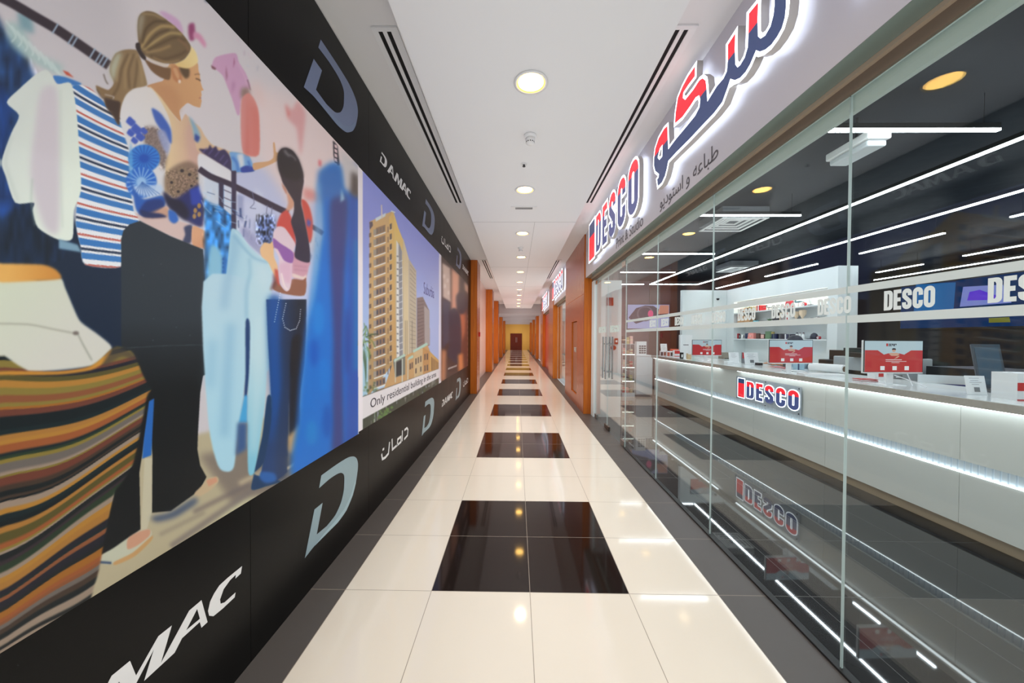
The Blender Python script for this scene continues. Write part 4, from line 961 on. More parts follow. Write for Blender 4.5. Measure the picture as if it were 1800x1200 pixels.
colr*= (1-0.35*np.clip((xp-(200-(yp-650)*0.22))/60,0,1))[...,None]*0+1
S.a[y0:y1,x0:x1]=S.a[y0:y1,x0:x1]*(1-mm[...,None])+colr*mm[...,None]*0.86
P([(0,905),(300,908),(480,880),(590,790),(560,850),(480,900),(300,925),(0,925)],(196,138,52),1.5)
P([(600,780),(690,805),(720,850),(640,830),(560,880),(540,870)],(70,60,54),2.5,0.7)
# ---- rack, jeans and shirts in the middle
S.k=kE
P([(0,60),(100,110),(172,155),(172,215),(80,180),(0,140)],(222,222,228),1)
P([(30,180),(100,200),(180,300),(190,470),(180,900),(170,1200),(60,1200),(30,700),(30,480)],(56,126,196),2)
S.texture([(20,300),(190,300),(180,700),(160,1200),(60,1200)],0.5,5,11)
P([(60,550),(120,600),(120,900),(95,1200),(60,1150),(40,800)],(132,186,214),2.5); P([(45,800),(110,800),(100,1050),(50,1050)],(24,92,176),3,0.9); P([(130,600),(150,620),(130,800),(112,800)],(30,96,176),2)
for i in range(9): E_(128,615+i*22,5,7,(30,86,160),0.8)
P([(0,130),(60,150),(108,205),(108,330),(30,300),(0,240)],(216,220,230),2,0.9)
Ln([(0,140),(60,180),(170,225),(300,290),(420,350),(470,372)],32,(58,48,66),0.8)
P([(170,150),(196,150),(196,480),(170,470)],(62,54,78),0.8,smooth=False); P([(104,205),(130,215),(130,350),(104,330)],(60,54,78),0.8,smooth=False)
P([(130,222),(170,240),(170,385),(130,350)],(206,212,228),0.8,smooth=False); 
for y_ in (260,300,340): Ln([(130,y_-10),(170,y_+8)],4,(70,64,90),0.5)
P([(200,270),(235,285),(235,420),(200,400)],(150,158,196),2,0.9); P([(240,300),(360,360),(350,430),(240,380)],(200,206,232),3,0.9)
rs=np.random.RandomState(4)
for i in range(22):
    x=rs.uniform(10,190); y_=rs.uniform(240,400)+x*0.25; Ln([(x,y_),(x+rs.uniform(15,60),y_+rs.uniform(8,40))],3.5,(176,206,232) if i%3 else (40,70,130),0.6,0.75,smooth=False)
for i in range(26):
    x=rs.uniform(200,400); y_=330+(x-200)*0.35+rs.uniform(0,120); Ln([(x,y_),(x+rs.uniform(-12,14),y_+rs.uniform(18,52))],rs.uniform(3,9),[(40,60,112),(214,220,236),(92,110,160),(170,176,206)][i%4],0.8,0.85,smooth=False)
P([(310,400),(395,390),(400,500),(380,560),(330,540),(300,470)],(46,66,118),4,0.7); S.texture([(300,380),(400,380),(400,560),(300,540)],0.9,2.5,4)
for a in ([(280,260),(290,320),(270,345),(300,350)],[(360,330),(355,380),(372,400)],[(385,340),(380,390)]): Ln(a,3.5,(110,116,150),0.5)
P([(235,440),(300,500),(345,560),(330,600),(260,540),(225,480)],(140,140,180),3,0.7)
# light blue trousers
P([(168,465),(185,455),(215,475),(262,545),(320,600),(382,635),(384,760),(372,900),(366,1200),(268,1200),(262,950),(250,1200),(90,1200),(112,1000),(135,780),(155,580)],(164,204,222),0.8,col2=(184,214,226),g=((120,800),(370,800)))
S.k=kJ
P([(-150,-160),(150,-160),(136,-10),(128,300),(110,460),(92,600),(60,830),(40,990),(0,1020),(-60,980),(-120,700)],(176,208,224),1.2,col2=(166,210,230),g=((0,-100),(0,800)))
P([(140,-160),(250,-160),(252,-10),(250,300),(232,600),(205,800),(182,960),(165,1030),(128,1020),(124,700),(128,400)],(182,213,225),1.0,col2=(124,192,218),g=((180,300),(160,1000)))
P([(112,90),(138,100),(134,380),(120,545),(104,545),(112,400)],(30,60,110),1); P([(104,545),(124,545),(122,715),(70,715)],(70,160,214),1.5); P([(62,715),(122,715),(118,880),(50,920)],(58,90,140),3)
Ln([(20,100),(0,400),(-20,800)],40,(120,170,206),7,0.7); Ln([(200,60),(190,400),(160,900)],26,(196,222,230),6,0.7); Ln([(-90,200),(-110,500)],40,(120,172,206),8,0.6)
S.k=kM
Ln([(420,300),(440,450),(360,800),(320,1100)],50,(120,164,202),7,0.75); Ln([(590,560),(600,720),(560,900),(560,1200)],12,(96,156,194),3,0.9); Ln([(420,320),(520,440),(640,560),(790,610)],22,(130,176,206),2,0.8); Ln([(440,280),(560,400),(740,570)],9,(196,222,230),1,0.9)
P([(630,620),(740,640),(800,760),(790,1000),(700,800)],(198,220,230),8,0.7)
# ---- second woman
S.k=kG
P([(545,25),(575,60),(590,190),(560,190),(548,120)],(40,34,44),0.8,smooth=False)
for i in range(5): P([(553,48+i*30),(572,58+i*30),(574,80+i*30),(556,72+i*30)],(226,200,204),0.5,smooth=False)
P([(350,340),(430,360),(490,400),(490,450),(420,430),(360,410)],(218,140,136),4,0.85); P([(450,150),(468,160),(468,200),(450,190)],(224,110,116),2)
P([(380,430),(480,440),(480,620),(400,620)],(186,190,226),6,0.8)
Ln([(400,590),(440,612),(480,640)],30,(58,48,66),1); 
for i in range(12):
    x=rs.uniform(395,450); y_=rs.uniform(640,780); Ln([(x,y_),(x+rs.uniform(-8,12),y_+30)],4,[(206,212,230),(70,90,140)][i%2],1,0.8,smooth=False)
P([(240,365),(262,380),(292,430),(280,470),(230,500),(250,440)],(214,160,134),1.5)
P([(240,485),(205,505),(180,560),(178,600),(250,640),(300,720),(290,600),(265,520)],(204,80,72),1.2); P([(335,420),(365,424),(392,470),(412,560),(408,660),(385,700),(360,560)],(206,84,72),1.2); P([(375,540),(400,560),(390,600),(372,580)],(70,90,180),2)
P([(280,760),(392,820),(385,860),(368,935),(345,945),(275,920)],(204,154,172),1); P([(276,900),(345,922),(368,910),(362,942),(276,925)],(226,206,200),1)
for y_ in (850,875): Ln([(285,y_),(375,y_+10)],6,(170,116,136),1.5,0.6)
P([(165,950),(200,980),(240,1018),(272,940),(345,945),(368,932),(356,1046),(220,1035),(150,1005)],(146,96,76),0.8)
P([(64,742),(92,698),(128,705),(142,692),(154,700),(156,790),(182,860),(176,960),(150,900),(118,830),(75,790)],(228,186,140),0.8); P([(160,870),(184,880),(195,985),(165,960)],(196,84,72),1.5); P([(150,900),(176,960),(158,1000),(130,1010),(150,950)],(110,70,70),2,0.8)
P([(182,592),(225,600),(262,650),(296,705),(284,760),(276,840),(272,940),(262,1000),(240,1020),(205,985),(188,900),(188,800),(160,740),(148,690),(152,630)],(224,202,214),0.8)
P([(190,840),(272,830),(268,960),(230,960),(196,900)],(216,174,198),3,0.8); P([(150,668),(200,705),(282,762),(277,832),(222,815),(182,745),(155,728)],(146,96,168),0.8)
Ln([(205,900),(225,985),(248,1008)],9,(238,222,222),0.8)
P([(238,74),(205,80),(184,110),(178,150),(186,210),(212,300),(240,350),(262,385),(288,432),(286,500),(268,560),(285,620),(302,690),(292,790),(340,822),(392,826),(392,740),(372,620),(348,500),(335,440),(340,370),(352,300),(346,230),(318,150),(280,95)],(58,50,58),0.8,col2=(54,48,66),g=((260,200),(330,700)))
P([(205,80),(184,110),(178,150),(186,210),(212,260),(300,290),(348,260),(318,150),(280,95),(238,74)],(40,35,38),2.5,0.8)
Ln([(225,88),(240,112),(262,130)],14,(150,148,154),2,0.9); Ln([(262,120),(290,140),(302,160)],8,(140,138,146),1.5,0.8)
P([(196,240),(206,300),(240,350),(238,380),(212,330)],(196,140,120),1)
# jeans of the second woman
S.k=kJ
P([(240,-50),(490,-50),(488,150),(478,350),(452,520),(448,600),(448,740),(385,800),(384,650),(380,560),(372,1020),(300,1080),(220,1080),(205,1040),(240,860),(272,600),(262,400),(250,200)],(30,62,112),0.8,col2=(28,34,50),g=((300,200),(440,200)),smooth=False)
P([(250,-50),(330,-50),(320,200),(330,500),(300,700),(262,860),(272,600),(255,300)],(18,78,156),5,0.9)
P([(400,200),(470,200),(445,600),(448,740),(385,800),(385,500)],(26,26,34),2)
P([(380,380),(380,700),(372,1020),(310,1070),(300,900),(330,700)],(36,58,96),5,0.9)
P([(245,560),(272,560),(268,720),(225,960),(165,1035),(330,1078),(240,1110),(150,1132),(160,1050),(215,800)],(18,56,96),0.8)
P([(210,1020),(290,1030),(300,1075),(240,1090),(200,1060)],(34,94,170),2)
P([(382,800),(420,760),(452,725),(470,850),(450,900),(384,900)],(206,160,100),3); P([(372,930),(440,880),(440,990),(372,1010)],(96,82,72),4); P([(370,990),(418,960),(412,985),(372,1008)],(200,170,130),1)
S.k=kE
for a,b,n in (((428,795),(395,958),13),((458,850),(440,930),7),((440,930),(452,975),4),((452,975),(480,992),4),((480,992),(512,982),4),((512,982),(530,940),5),((530,940),(536,870),6)):
    for i in range(n): E_(a[0]+(b[0]-a[0])*i/n,a[1]+(b[1]-a[1])*i/n,2.6,2.6,(222,228,240),0.3)
# blue coat, out of focus
S.k=kP
P([(560,315),(575,290),(592,286),(606,300),(612,340),(632,350),(632,800),(515,840),(522,740),(528,660),(540,560),(556,460),(566,400)],(26,112,206),5)
P([(582,350),(612,350),(606,480),(602,620),(604,800),(584,820),(586,600),(580,450)],(62,64,124),4,0.9)
P([(616,300),(632,330),(632,760),(608,790),(612,500)],(44,86,176),4); P([(622,420),(632,420),(632,650),(622,650)],(36,124,190),4,0.8)
P([(556,330),(566,330),(560,470),(545,560),(552,440)],(110,170,222),4,0.8); P([(560,300),(600,290),(606,345),(566,350)],(50,112,188),5,0.8)
P([(600,330),(606,350),(598,356)],(150,190,220),2)
for x,y,rx,ry,c,a in ((552,620,8,24,(18,88,190),.9),(570,660,9,30,(24,120,214),.9),(560,560,10,30,(30,132,220),.8),(548,760,10,22,(30,130,210),.8),(575,740,8,30,(14,84,180),.8),(610,600,5,60,(40,70,150),.8)): E_(x,y,rx,ry,c,4,a)
P([(598,262),(640,300),(640,350),(606,330)],(206,202,204),4); P([(618,300),(630,310),(632,350),(616,340)],(84,74,70),4); P([(625,352),(640,352),(640,440),(625,420)],(60,110,190),4,0.6)
# upper clothes
S.k=kN
P([(300,0),(255,85),(262,125),(300,135),(370,200),(420,320),(470,450),(520,605),(548,600),(565,430),(580,330),(640,345),(660,300),(610,170),(540,60),(500,-40)],(206,162,196),1)
P([(245,85),(300,120),(290,138),(255,120)],(130,84,96),1); P([(405,90),(420,200),(408,260),(400,170)],(166,112,140),1.2); P([(490,0),(480,120),(495,60)],(160,84,120),1); P([(480,240),(495,300),(465,400),(470,320)],(170,120,160),2.5,0.8)
Ln([(520,60),(580,160),(630,290)],10,(222,184,210),1.5,0.8)
P([(570,330),(650,330),(650,420),(600,455),(560,420)],(150,122,118),3); Ln([(630,240),(662,350)],7,(96,70,80),0.8)
P([(565,455),(640,380),(700,440),(740,540),(756,680),(750,1032),(590,1015),(560,800)],(216,146,142),1.2,col2=(214,128,120),g=((560,600),(700,600)))
P([(630,440),(620,700),(600,1010),(650,1020),(640,700)],(206,112,104),3,0.6); P([(680,250),(760,300),(800,500),(740,520),(690,400)],(232,196,190),8,0.6)
P([(1030,490),(1100,560),(1150,470),(1180,480),(1240,600),(1225,800),(1190,1040),(1150,760),(1100,700),(1050,640)],(222,168,170),3); P([(1030,500),(1080,600),(1060,640)],(222,140,136),2)
for i in range(14):
    x=rs.uniform(500,760); y_=rs.uniform(-260,200)*0.8+(x-500)*0.5-120; Ln([(x,y_),(x+rs.uniform(-20,40),y_+rs.uniform(20,60))],7,[(190,200,222),(216,180,200),(150,150,170)][i%3],1.5,0.6)
Ln([(180,-600),(300,-560),(330,-540)],20,(20,40,64),2)
# ---- second poster: tall apartment tower
S.k=kP
P([(634,200),(800,200),(800,800),(634,800)],(140,150,222),smooth=False,col2=(176,206,236),g=((740,420),(650,640)))
P([(700,560),(780,480),(780,680),(700,680)],(172,186,230),12,0.9)
kL=(3,600,350); kK=(5.7125,630,350); kQ=(5.7125,630,560)
S.k=kL
def facade(p,c,c2=None,g=None): P(p,c,0.3,smooth=False,col2=c2,g=g)
facade([(398,520),(430,515),(465,590),(466,770),(398,800)],(132,118,116)); 
facade([(437,560),(465,590),(466,770),(440,760)],(168,160,160))
for r in range(14): Ln([(402,540+r*19),(434,536+r*18)],3,(90,76,80),0.4,0.8)
facade([(326,205),(356,315),(356,830),(326,850)],(212,196,160)); facade([(356,315),(395,378),(397,790),(356,830)],(186,176,156))
for r in range(20): Ln([(362,345+r*23),(392,384+r*21)],2.5,(130,120,112),0.4,0.8,smooth=False)
facade([(275,65),(300,150),(326,215),(330,850),(286,868)],(226,192,110),(188,176,150),((280,150),(300,560)))
facade([(290,215),(322,275),(326,840),(292,852)],(222,224,222)); facade([(302,225),(320,275),(324,840),(306,845)],(138,142,150)); 
for r in range(16): Ln([(292,300+r*34),(302,302+r*34)],7,(120,124,130),0.4,smooth=False)
for r in range(14): Ln([(304,330+r*36),(324,322+r*36)],3.5,(214,220,222),0.4,smooth=False)
for x in (338,346,374): Ln([(x,640),(x,830)],2.5,(96,92,90),0.5)
facade([(150,118),(240,75),(275,62),(290,868),(262,880),(138,1045),(146,600)],(206,170,118),(176,148,108),((200,300),(200,900)))
facade([(252,95),(275,62),(290,868),(268,878)],(222,184,108),(196,160,110),((260,200),(260,700)))
P([(148,120),(165,118),(166,140),(150,160)],(98,84,92),0.4,smooth=False); P([(180,100),(235,72),(232,90),(182,118)],(206,220,226),0.6,smooth=False); Ln([(212,30),(214,100)],6,(216,200,190),0.4); Ln([(262,62),(284,70)],7,(214,222,220),0.4)
for r in range(17):
    y_=150+r*53.5
    P([(182,y_+2),(232,y_-16),(232,y_+22),(182,y_+40)],(146,118,94),0.3,smooth=False)
    for x in (186,202,219): P([(x,y_+8-(x-186)*0.34),(x+9,y_+5-(x-186)*0.34),(x+9,y_+28-(x-186)*0.34),(x,y_+31-(x-186)*0.34)],(84,86,96) if r>5 else (122,110,100),0.3,smooth=False)
    Ln([(172,y_+47),(234,y_+24)],5.5,(230,234,234),0.3,smooth=False)
    for x in (172,180): P([(x-2,y_+10),(x+4,y_+8),(x+4,y_+38),(x-2,y_+40)],(150,150,150),0.3,smooth=False)
    P([(255,y_-18),(266,y_-24),(266,y_+8),(255,y_+14)],(104,92,88),0.3,smooth=False); Ln([(253,y_+14),(268,y_+7)],3.5,(214,206,190),0.3,smooth=False)
    P([(146,y_+30),(158,y_+26),(158,y_+48),(146,y_+52)],(118,100,88),0.3,smooth=False); P([(244,y_-4),(249,y_-6),(249,y_+24),(244,y_+26)],(130,108,92),0.3,smooth=False)
# low buildings
S.k=kQ
facade([(350,430),(560,330),(690,250),(720,330),(830,440),(830,530),(400,680),(250,720)],(196,158,112)); facade([(350,410),(450,360),(470,380),(470,560),(370,590),(350,440)],(120,124,116)); facade([(380,440),(435,410),(435,560),(380,580)],(56,62,66))
P([(355,412),(460,352),(475,372),(360,436)],(176,206,196),0.5,smooth=False); P([(548,318),(686,238),(700,262),(552,346)],(172,208,196),0.5,smooth=False); P([(500,390),(550,362),(552,390),(502,416)],(170,204,192),0.5,smooth=False)
facade([(556,340),(645,292),(648,590),(560,610)],(204,180,140)); facade([(650,290),(720,330),(715,560),(650,580)],(190,146,98)); facade([(715,330),(830,440),(830,530),(715,560)],(206,166,104))
for x,y_,h_ in ((572,400,60),(596,388,60),(620,376,60),(572,500,50),(620,484,50),(662,356,60),(686,352,62),(662,470,60),(686,464,60),(515,450,60),(535,440,60)): P([(x,y_),(x+12,y_-5),(x+12,y_+h_-5),(x,y_+h_)],(92,84,84),0.4,smooth=False)
for i in range(8): P([(732+i*12,380+i*10),(738+i*12,386+i*10),(738+i*12,520-i*2),(732+i*12,520-i*2)],(120,92,70),0.4,smooth=False)
for x in (372,441,497): Ln([(x,400),(x,640)],8,(206,216,208),0.5)
# palm
for i in range(26):
    a=rs.uniform(-0.5,2.4); l=rs.uniform(60,170); x=rs.uniform(30,90); y_=rs.uniform(20,340); Ln([(x,y_),(x+l*0.5*math.cos(a),y_+l*0.5*math.sin(a)),(x+l*0.8*math.cos(a),y_+l*math.sin(a)+30)],rs.uniform(4,9),[(92,130,62),(60,92,56),(132,166,84),(44,70,50)][i%4],0.6,0.9)
P([(40,300),(95,330),(100,560),(90,740),(40,800)],(160,200,220),2,0.8)
for i in range(12): Ln([(50,300+i*8),(75,380+i*18),(70,440+i*20)],5,(70,100,72),0.8,0.7)
for i in range(30): E_(rs.uniform(40,190),rs.uniform(640,800),10,10,[(84,112,58),(120,140,86),(60,84,50)][i%3],1,0.8)
# caption band and the street below it
S.k=kP
def wz(Y,z):
    v=CM.transposed()@(Vector((XW,Y,z))-Vector((0,0,CH))); return (900+FPX*v.x/-v.z, 600-FPX*v.y/-v.z)
P([wz(2.8,1.06),wz(5.9,1.03),wz(5.9,0.60),wz(2.8,0.60)],(66,72,62),smooth=False)
for i in range(60):
    Y=rs.uniform(3.0,5.7); z=rs.uniform(0.78,0.87); p=wz(Y,z); q=wz(Y,z+rs.uniform(0.02,0.07)); Ln([p,q],rs.uniform(0.6,2),[(150,160,170),(70,100,56),(120,120,116),(50,60,50),(170,170,166)][i%5],0.4,0.85,smooth=False)
for i in range(20): p=wz(rs.uniform(3.2,3.6),rs.uniform(0.79,0.86)); E_(p[0],p[1],2,2,(96,130,72),0.6)
P([wz(2.8,1.055),wz(5.76,1.03),wz(5.76,0.885),wz(2.8,0.872)],(226,222,226),smooth=False)
P([wz(2.79,2.9),wz(2.875,2.9),wz(2.875,0.7),wz(2.79,0.7)],(236,230,236),smooth=False); P([wz(5.70,2.95),wz(5.99,2.95),wz(5.99,0.7),wz(5.70,0.7)],(226,224,240),smooth=False)
# ---- third poster: dim cafe scene
P([(775.6,380),(850,380),(850,760),(775.6,760)],(62,46,46),smooth=False)
kR=(4.14,770,430); S.k=kR
P([(30,130),(90,170),(92,420),(35,380)],(206,186,176),1.5); P([(30,390),(90,420),(88,700),(30,760)],(58,62,84),2); P([(98,170),(155,220),(150,460),(98,500)],(226,168,140),2); P([(25,760),(60,770),(55,990),(20,990)],(190,130,96),2.5)
for x,y_ in ((45,230),(70,260),(50,300),(75,350)): E_(x,y_,8,16,(226,214,208),1,0.8)
P([(150,460),(190,440),(220,600),(225,900),(160,940),(130,700)],(96,56,48),3); P([(150,480),(200,500),(195,640),(170,700),(160,800),(145,620)],(206,120,84),3,0.9)
P([(80,500),(120,460),(160,520),(170,700),(150,860),(110,850),(70,800),(85,680)],(44,46,66),1.5); P([(135,370),(165,345),(200,360),(208,440),(190,500),(150,500),(135,440)],(46,40,56),2)
P([(145,800),(180,790),(185,900),(150,930)],(222,140,86),2); P([(190,270),(220,300),(222,360),(195,330)],(196,160,140),1.5)
for i in range(10): E_(222,520+i*40,6,14,(206,176,150),1,0.8)
for i in range(8): Ln([(75+i*8,908-i*3),(78+i*8,895-i*3)],5,(230,230,230),0.4)
# ---- boards that carry the prints
pm = bpy.data.materials.new('printed picture'); pm.use_nodes=True; nt=pm.node_tree; b_=nt.nodes['Principled BSDF']
at_=nt.nodes.new('ShaderNodeAttribute'); at_.attribute_name='ink'; nt.links.new(at_.outputs['Color'],b_.inputs['Base Color']); b_.inputs['Roughness'].default_value=0.38; b_.inputs['Specular IOR Level'].default_value=0.35
INK=0.98
def sample(px,py):
    x=np.clip(px-OX-0.5,0,CW_-1.001); y_=np.clip(py-OY-0.5,0,CH_-1.001); xi=x.astype(int); yi=y_.astype(int); fx=(x-xi)[...,None]; fy=(y_-yi)[...,None]; a=S.a
    c=a[yi,xi]*(1-fx)*(1-fy)+a[yi,xi+1]*fx*(1-fy)+a[yi+1,xi]*(1-fx)*fy+a[yi+1,xi+1]*fx*fy
    c=np.clip(c/255.0,0,1); return np.where(c<=0.04045,c/12.92,((c+0.055)/1.055)**2.4)
Mi=np.array(CM.transposed())
def poster(name,label,Ys,z0,z1,nz,pxmin):
    Ys=np.array(Ys); zs=np.linspace(z0,z1,nz); YY,ZZ=np.meshgrid(Ys,zs); XX=np.full_like(YY,XW+0.0025)
    V=np.stack([XX,YY,ZZ-CH],-1)@Mi.T; d=np.maximum(-V[...,2],1e-3)
    px=900+FPX*V[...,0]/d; py=600-FPX*V[...,1]/d
    near=(YY<pxmin)
    if near.any():   # beyond the photograph's edge the print goes on with the same colours
        Yc=np.maximum(YY,pxmin); V2=np.stack([XX,Yc,ZZ-CH],-1)@Mi.T; d2=-V2[...,2]; px=900+FPX*V2[...,0]/d2; py=600-FPX*V2[...,1]/d2
    col=sample(px,py)*INK
    n,m_=YY.shape; co=np.stack([XX,YY,ZZ],-1).reshape(-1,3)
    idx=np.arange(n*m_).reshape(n,m_); q=np.stack([idx[:-1,:-1],idx[:-1,1:],idx[1:,1:],idx[1:,:-1]],-1).reshape(-1,4)
    me=bpy.data.meshes.new(name); me.vertices.add(len(co)); me.vertices.foreach_set('co',co.ravel().astype(np.float32))
    # a thin board: rim and back added below the printed face
    me.loops.add(len(q)*4); me.loops.foreach_set('vertex_index',q.ravel().astype(np.int32)); me.polygons.add(len(q)); me.polygons.foreach_set('loop_start',(np.arange(len(q))*4).astype(np.int32))
    me.update(calc_edges=True); at2=me.color_attributes.new('ink','FLOAT_COLOR','POINT'); c4=np.ones((len(co),4),np.float32); c4[:,:3]=col.reshape(-1,3); at2.data.foreach_set('color',c4.ravel())
    me.materials.append(pm); o=link(name,me); tag(o,label,'poster')
    obj('board', MB().box(XW+0.0002,XW+0.0022,float(Ys[0]),float(Ys[-1]),z0,z1), mat('white print board',(0.7,0.7,0.7),0.5), o)
    return o
Y1=list(np.linspace(-1.0,0.84,20))+[at(float(x),600,X=XW).y for x in np.arange(-2,630.5,1.0)]
Y1=[y for i,y in enumerate(Y1) if i==0 or y>Y1[i-1]+1e-5]; Y1[-1]=2.795
poster('printed_poster','large poster of two women looking through clothes racks beside a mannequin',Y1,0.775,2.885,720,0.85)
Y2=[2.7952]+[at(float(x),600,X=XW).y for x in np.arange(632,775.9,0.6)]; 
poster('printed_poster','tall poster of a sand coloured apartment tower under a blue sky',Y2,0.79,2.88,420,0.85)
Y3=[Y2[-1]+0.0005]+[at(float(x),600,X=XW).y for x in np.arange(776.5,823,0.5)]
poster('printed_poster','dim orange and brown poster of a person in a cafe, farthest on the hoarding',Y3,0.80,2.88,260,0.85)
def wall_text(s,Y0,Y1_,z0,z1,m,label,nm='printed_caption'):
    me=text_mesh(s,1.0,0.0006,align='LEFT'); xs_=[v.co.x for v in me.vertices]; ys_=[v.co.y for v in me.vertices]
    me.transform(Matrix.Diagonal(((Y1_-Y0)/(max(xs_)-min(xs_)),(z1-z0)/(max(ys_)-min(ys_)),1,1))@Matrix.Translation((-min(xs_),-min(ys_),0)))
    o=put(nm,me,m,frame((XW+0.0036,Y0,z0),(0,1,0),(0,0,1))); tag(o,label,'lettering'); return o
ink_ = mat('dark ink', srgb(70,66,76), 0.5)
wall_text('Only residential building in the area',3.02,5.5,0.905,1.01,ink_,'dark one-line caption on the white band of the tower poster')
wall_text('Suburbia',4.75,5.35,2.12,2.28,mat('blue ink', srgb(104,100,160), 0.5),'faint blue script title in the sky of the tower poster')
# ---- lettering and emblems on the black boards
silver1 = mat('silver blue print', srgb(128,156,168), 0.35)
def emblem_mat(cols,nm):
    m=bpy.data.materials.new(nm); m.use_nodes=True; nt=m.node_tree; N=nt.nodes; L=nt.links; b=N['Principled BSDF']
    tc=N.new('ShaderNodeTexCoord'); sp=N.new('ShaderNodeSeparateXYZ'); L.new(tc.outputs['Generated'],sp.inputs[0])
    ad=N.new('ShaderNodeMath'); ad.operation='ADD'; L.new(sp.outputs['Y'],ad.inputs[0]); L.new(sp.outputs['Z'],ad.inputs[1])
    cr=N.new('ShaderNodeValToRGB'); cr.color_ramp.elements[0].position=0.1; cr.color_ramp.elements[1].position=1.0
    cr.color_ramp.elements[0].color=(*srgb(*cols[0]),1); cr.color_ramp.elements[1].color=(*srgb(*cols[1]),1); e=cr.color_ramp.elements.new(0.55); e.color=(*srgb(*cols[2]),1)
    mu=N.new('ShaderNodeMath'); mu.operation='MULTIPLY'; mu.inputs[1].default_value=0.5; L.new(ad.outputs[0],mu.inputs[0]); L.new(mu.outputs[0],cr.inputs[0]); L.new(cr.outputs[0],b.inputs['Base Color']); b.inputs['Roughness'].default_value=0.35
    return m
EM=emblem_mat(((112,140,154),(140,164,172),(92,108,134)),'silver gradient print'); EM_shaded=emblem_mat(((96,116,144),(110,122,152),(92,94,134)),'shaded silver gradient print'); wl_=mat('white vinyl lettering', srgb(226,226,226), 0.4)  # upper emblems: same silver print, the dimmer light up there put into the colour
emb=[(2.257,0.653),(2.452,0.654),(2.615,0.646),(2.704,0.625),(2.757,0.593),(2.783,0.545),(2.778,0.488),(2.746,0.403),(2.694,0.33),(2.595,0.264),(2.468,0.239),(2.307,0.242),(2.179,0.244),(2.078,0.23),(2.179,0.471),(2.271,0.469),(2.203,0.301),(2.322,0.291),(2.434,0.308),(2.512,0.358),(2.554,0.428),(2.562,0.516),(2.549,0.548),(2.513,0.572),(2.452,0.585),(2.354,0.59),(2.231,0.582)]
embs=cr_(emb[:14],closed=False,n=4)+emb[14:17]+cr_(emb[17:],closed=False,n=4)
inner=[(2.179,0.244),(2.307,0.242),(2.468,0.239),(2.595,0.264),(2.694,0.33),(2.746,0.403),(2.74,0.43),(2.66,0.345),(2.56,0.29),(2.434,0.27),(2.30,0.262)]
def wall_shape(nm,loops,dy,dz,m,label,cat,group=None,th=0.0008,x=XW+0.0012):
    me=fill([[(p[0]+dy,p[1]+dz) for p in l] for l in loops],th); o=put(nm,me,m,frame((x,0,0),(0,1,0),(0,0,1))); tag(o,label,cat,group); return o
facet = mat('pale silver print', srgb(158,184,192), 0.35); facet_shaded = mat('shaded pale silver print', srgb(112,128,156), 0.35)  # second facet tone is the same silver with shade put into its colour
pos=['largest near the camera','second from the camera, below the tower poster','far one below the cafe poster']
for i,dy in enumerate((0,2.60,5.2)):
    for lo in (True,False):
        o=wall_shape('wall_emblem',[embs],dy,0 if lo else 2.77,EM if lo else EM_shaded,'silver curved emblem on the %s black band, %s'%('lower' if lo else 'upper',pos[i] if lo else pos[i].replace('below','above')),'emblem','silver emblems on the hoarding')
        me=fill([[(p[0]+dy,p[1]+(0 if lo else 2.77)) for p in inner]],0.0004); put('highlight',me,facet if lo else facet_shaded,frame((XW+0.0022,0,0),(0,1,0),(0,0,1)),o)
MA=[(1.073,0.492),(1.125,0.491),(1.143,0.425),(1.217,0.494),(1.265,0.492),(1.224,0.39),(1.334,0.493),(1.387,0.494),(1.414,0.384),(1.386,0.384),(1.379,0.413),(1.304,0.412),(1.275,0.383),(1.168,0.383),(1.201,0.462),(1.128,0.383),(1.112,0.383),(1.093,0.455),(1.043,0.383),(0.985,0.383)]
AH=[(1.368,0.474),(1.38,0.425),(1.321,0.428)]
CC=[(1.596,0.495),(1.589,0.466),(1.558,0.464),(1.561,0.48),(1.528,0.477),(1.494,0.462),(1.475,0.431),(1.478,0.411),(1.499,0.401),(1.558,0.401),(1.553,0.383),(1.488,0.382),(1.442,0.386),(1.422,0.404),(1.417,0.427),(1.427,0.458),(1.447,0.478),(1.473,0.493),(1.517,0.496)]
A1=[(0.785,0.383),(0.895,0.493),(0.948,0.494),(0.975,0.384),(0.947,0.384),(0.940,0.413),(0.865,0.412),(0.836,0.383)]; A1H=[(0.929,0.474),(0.941,0.425),(0.882,0.428)]
DD=[((p[0]-2.078)*0.27+0.585,(p[1]-0.23)*0.262+0.383) for p in emb]
def damac(dy,dz,label,sc=1.0):
    t=thing('wall_lettering',label,'lettering',(XW,1.1+dy,0.44+dz),'white lettering on the hoarding')
    f=lambda l:[(1.09+(p[0]-1.09)*sc,p[1]) for p in l]
    for ls in ([DD],[A1,A1H],[MA,AH],[CC]):
        me=fill([[(p[0]+dy,p[1]+dz) for p in f(l)] for l in ls],0.0008); put('letter',me,wl_,frame((XW+0.0012,0,0),(0,1,0),(0,0,1)),t)
damac(0,0,'large white slanted Latin word on the lower black band nearest the camera')
damac(2.61,2.75,'white slanted Latin word on the upper black band above the tower poster',0.93)
damac(5.35,-0.02,'white slanted Latin word on the lower black band below the third poster')
damac(7.55,2.72,'tiny far white Latin word on the upper black band near the pillar')
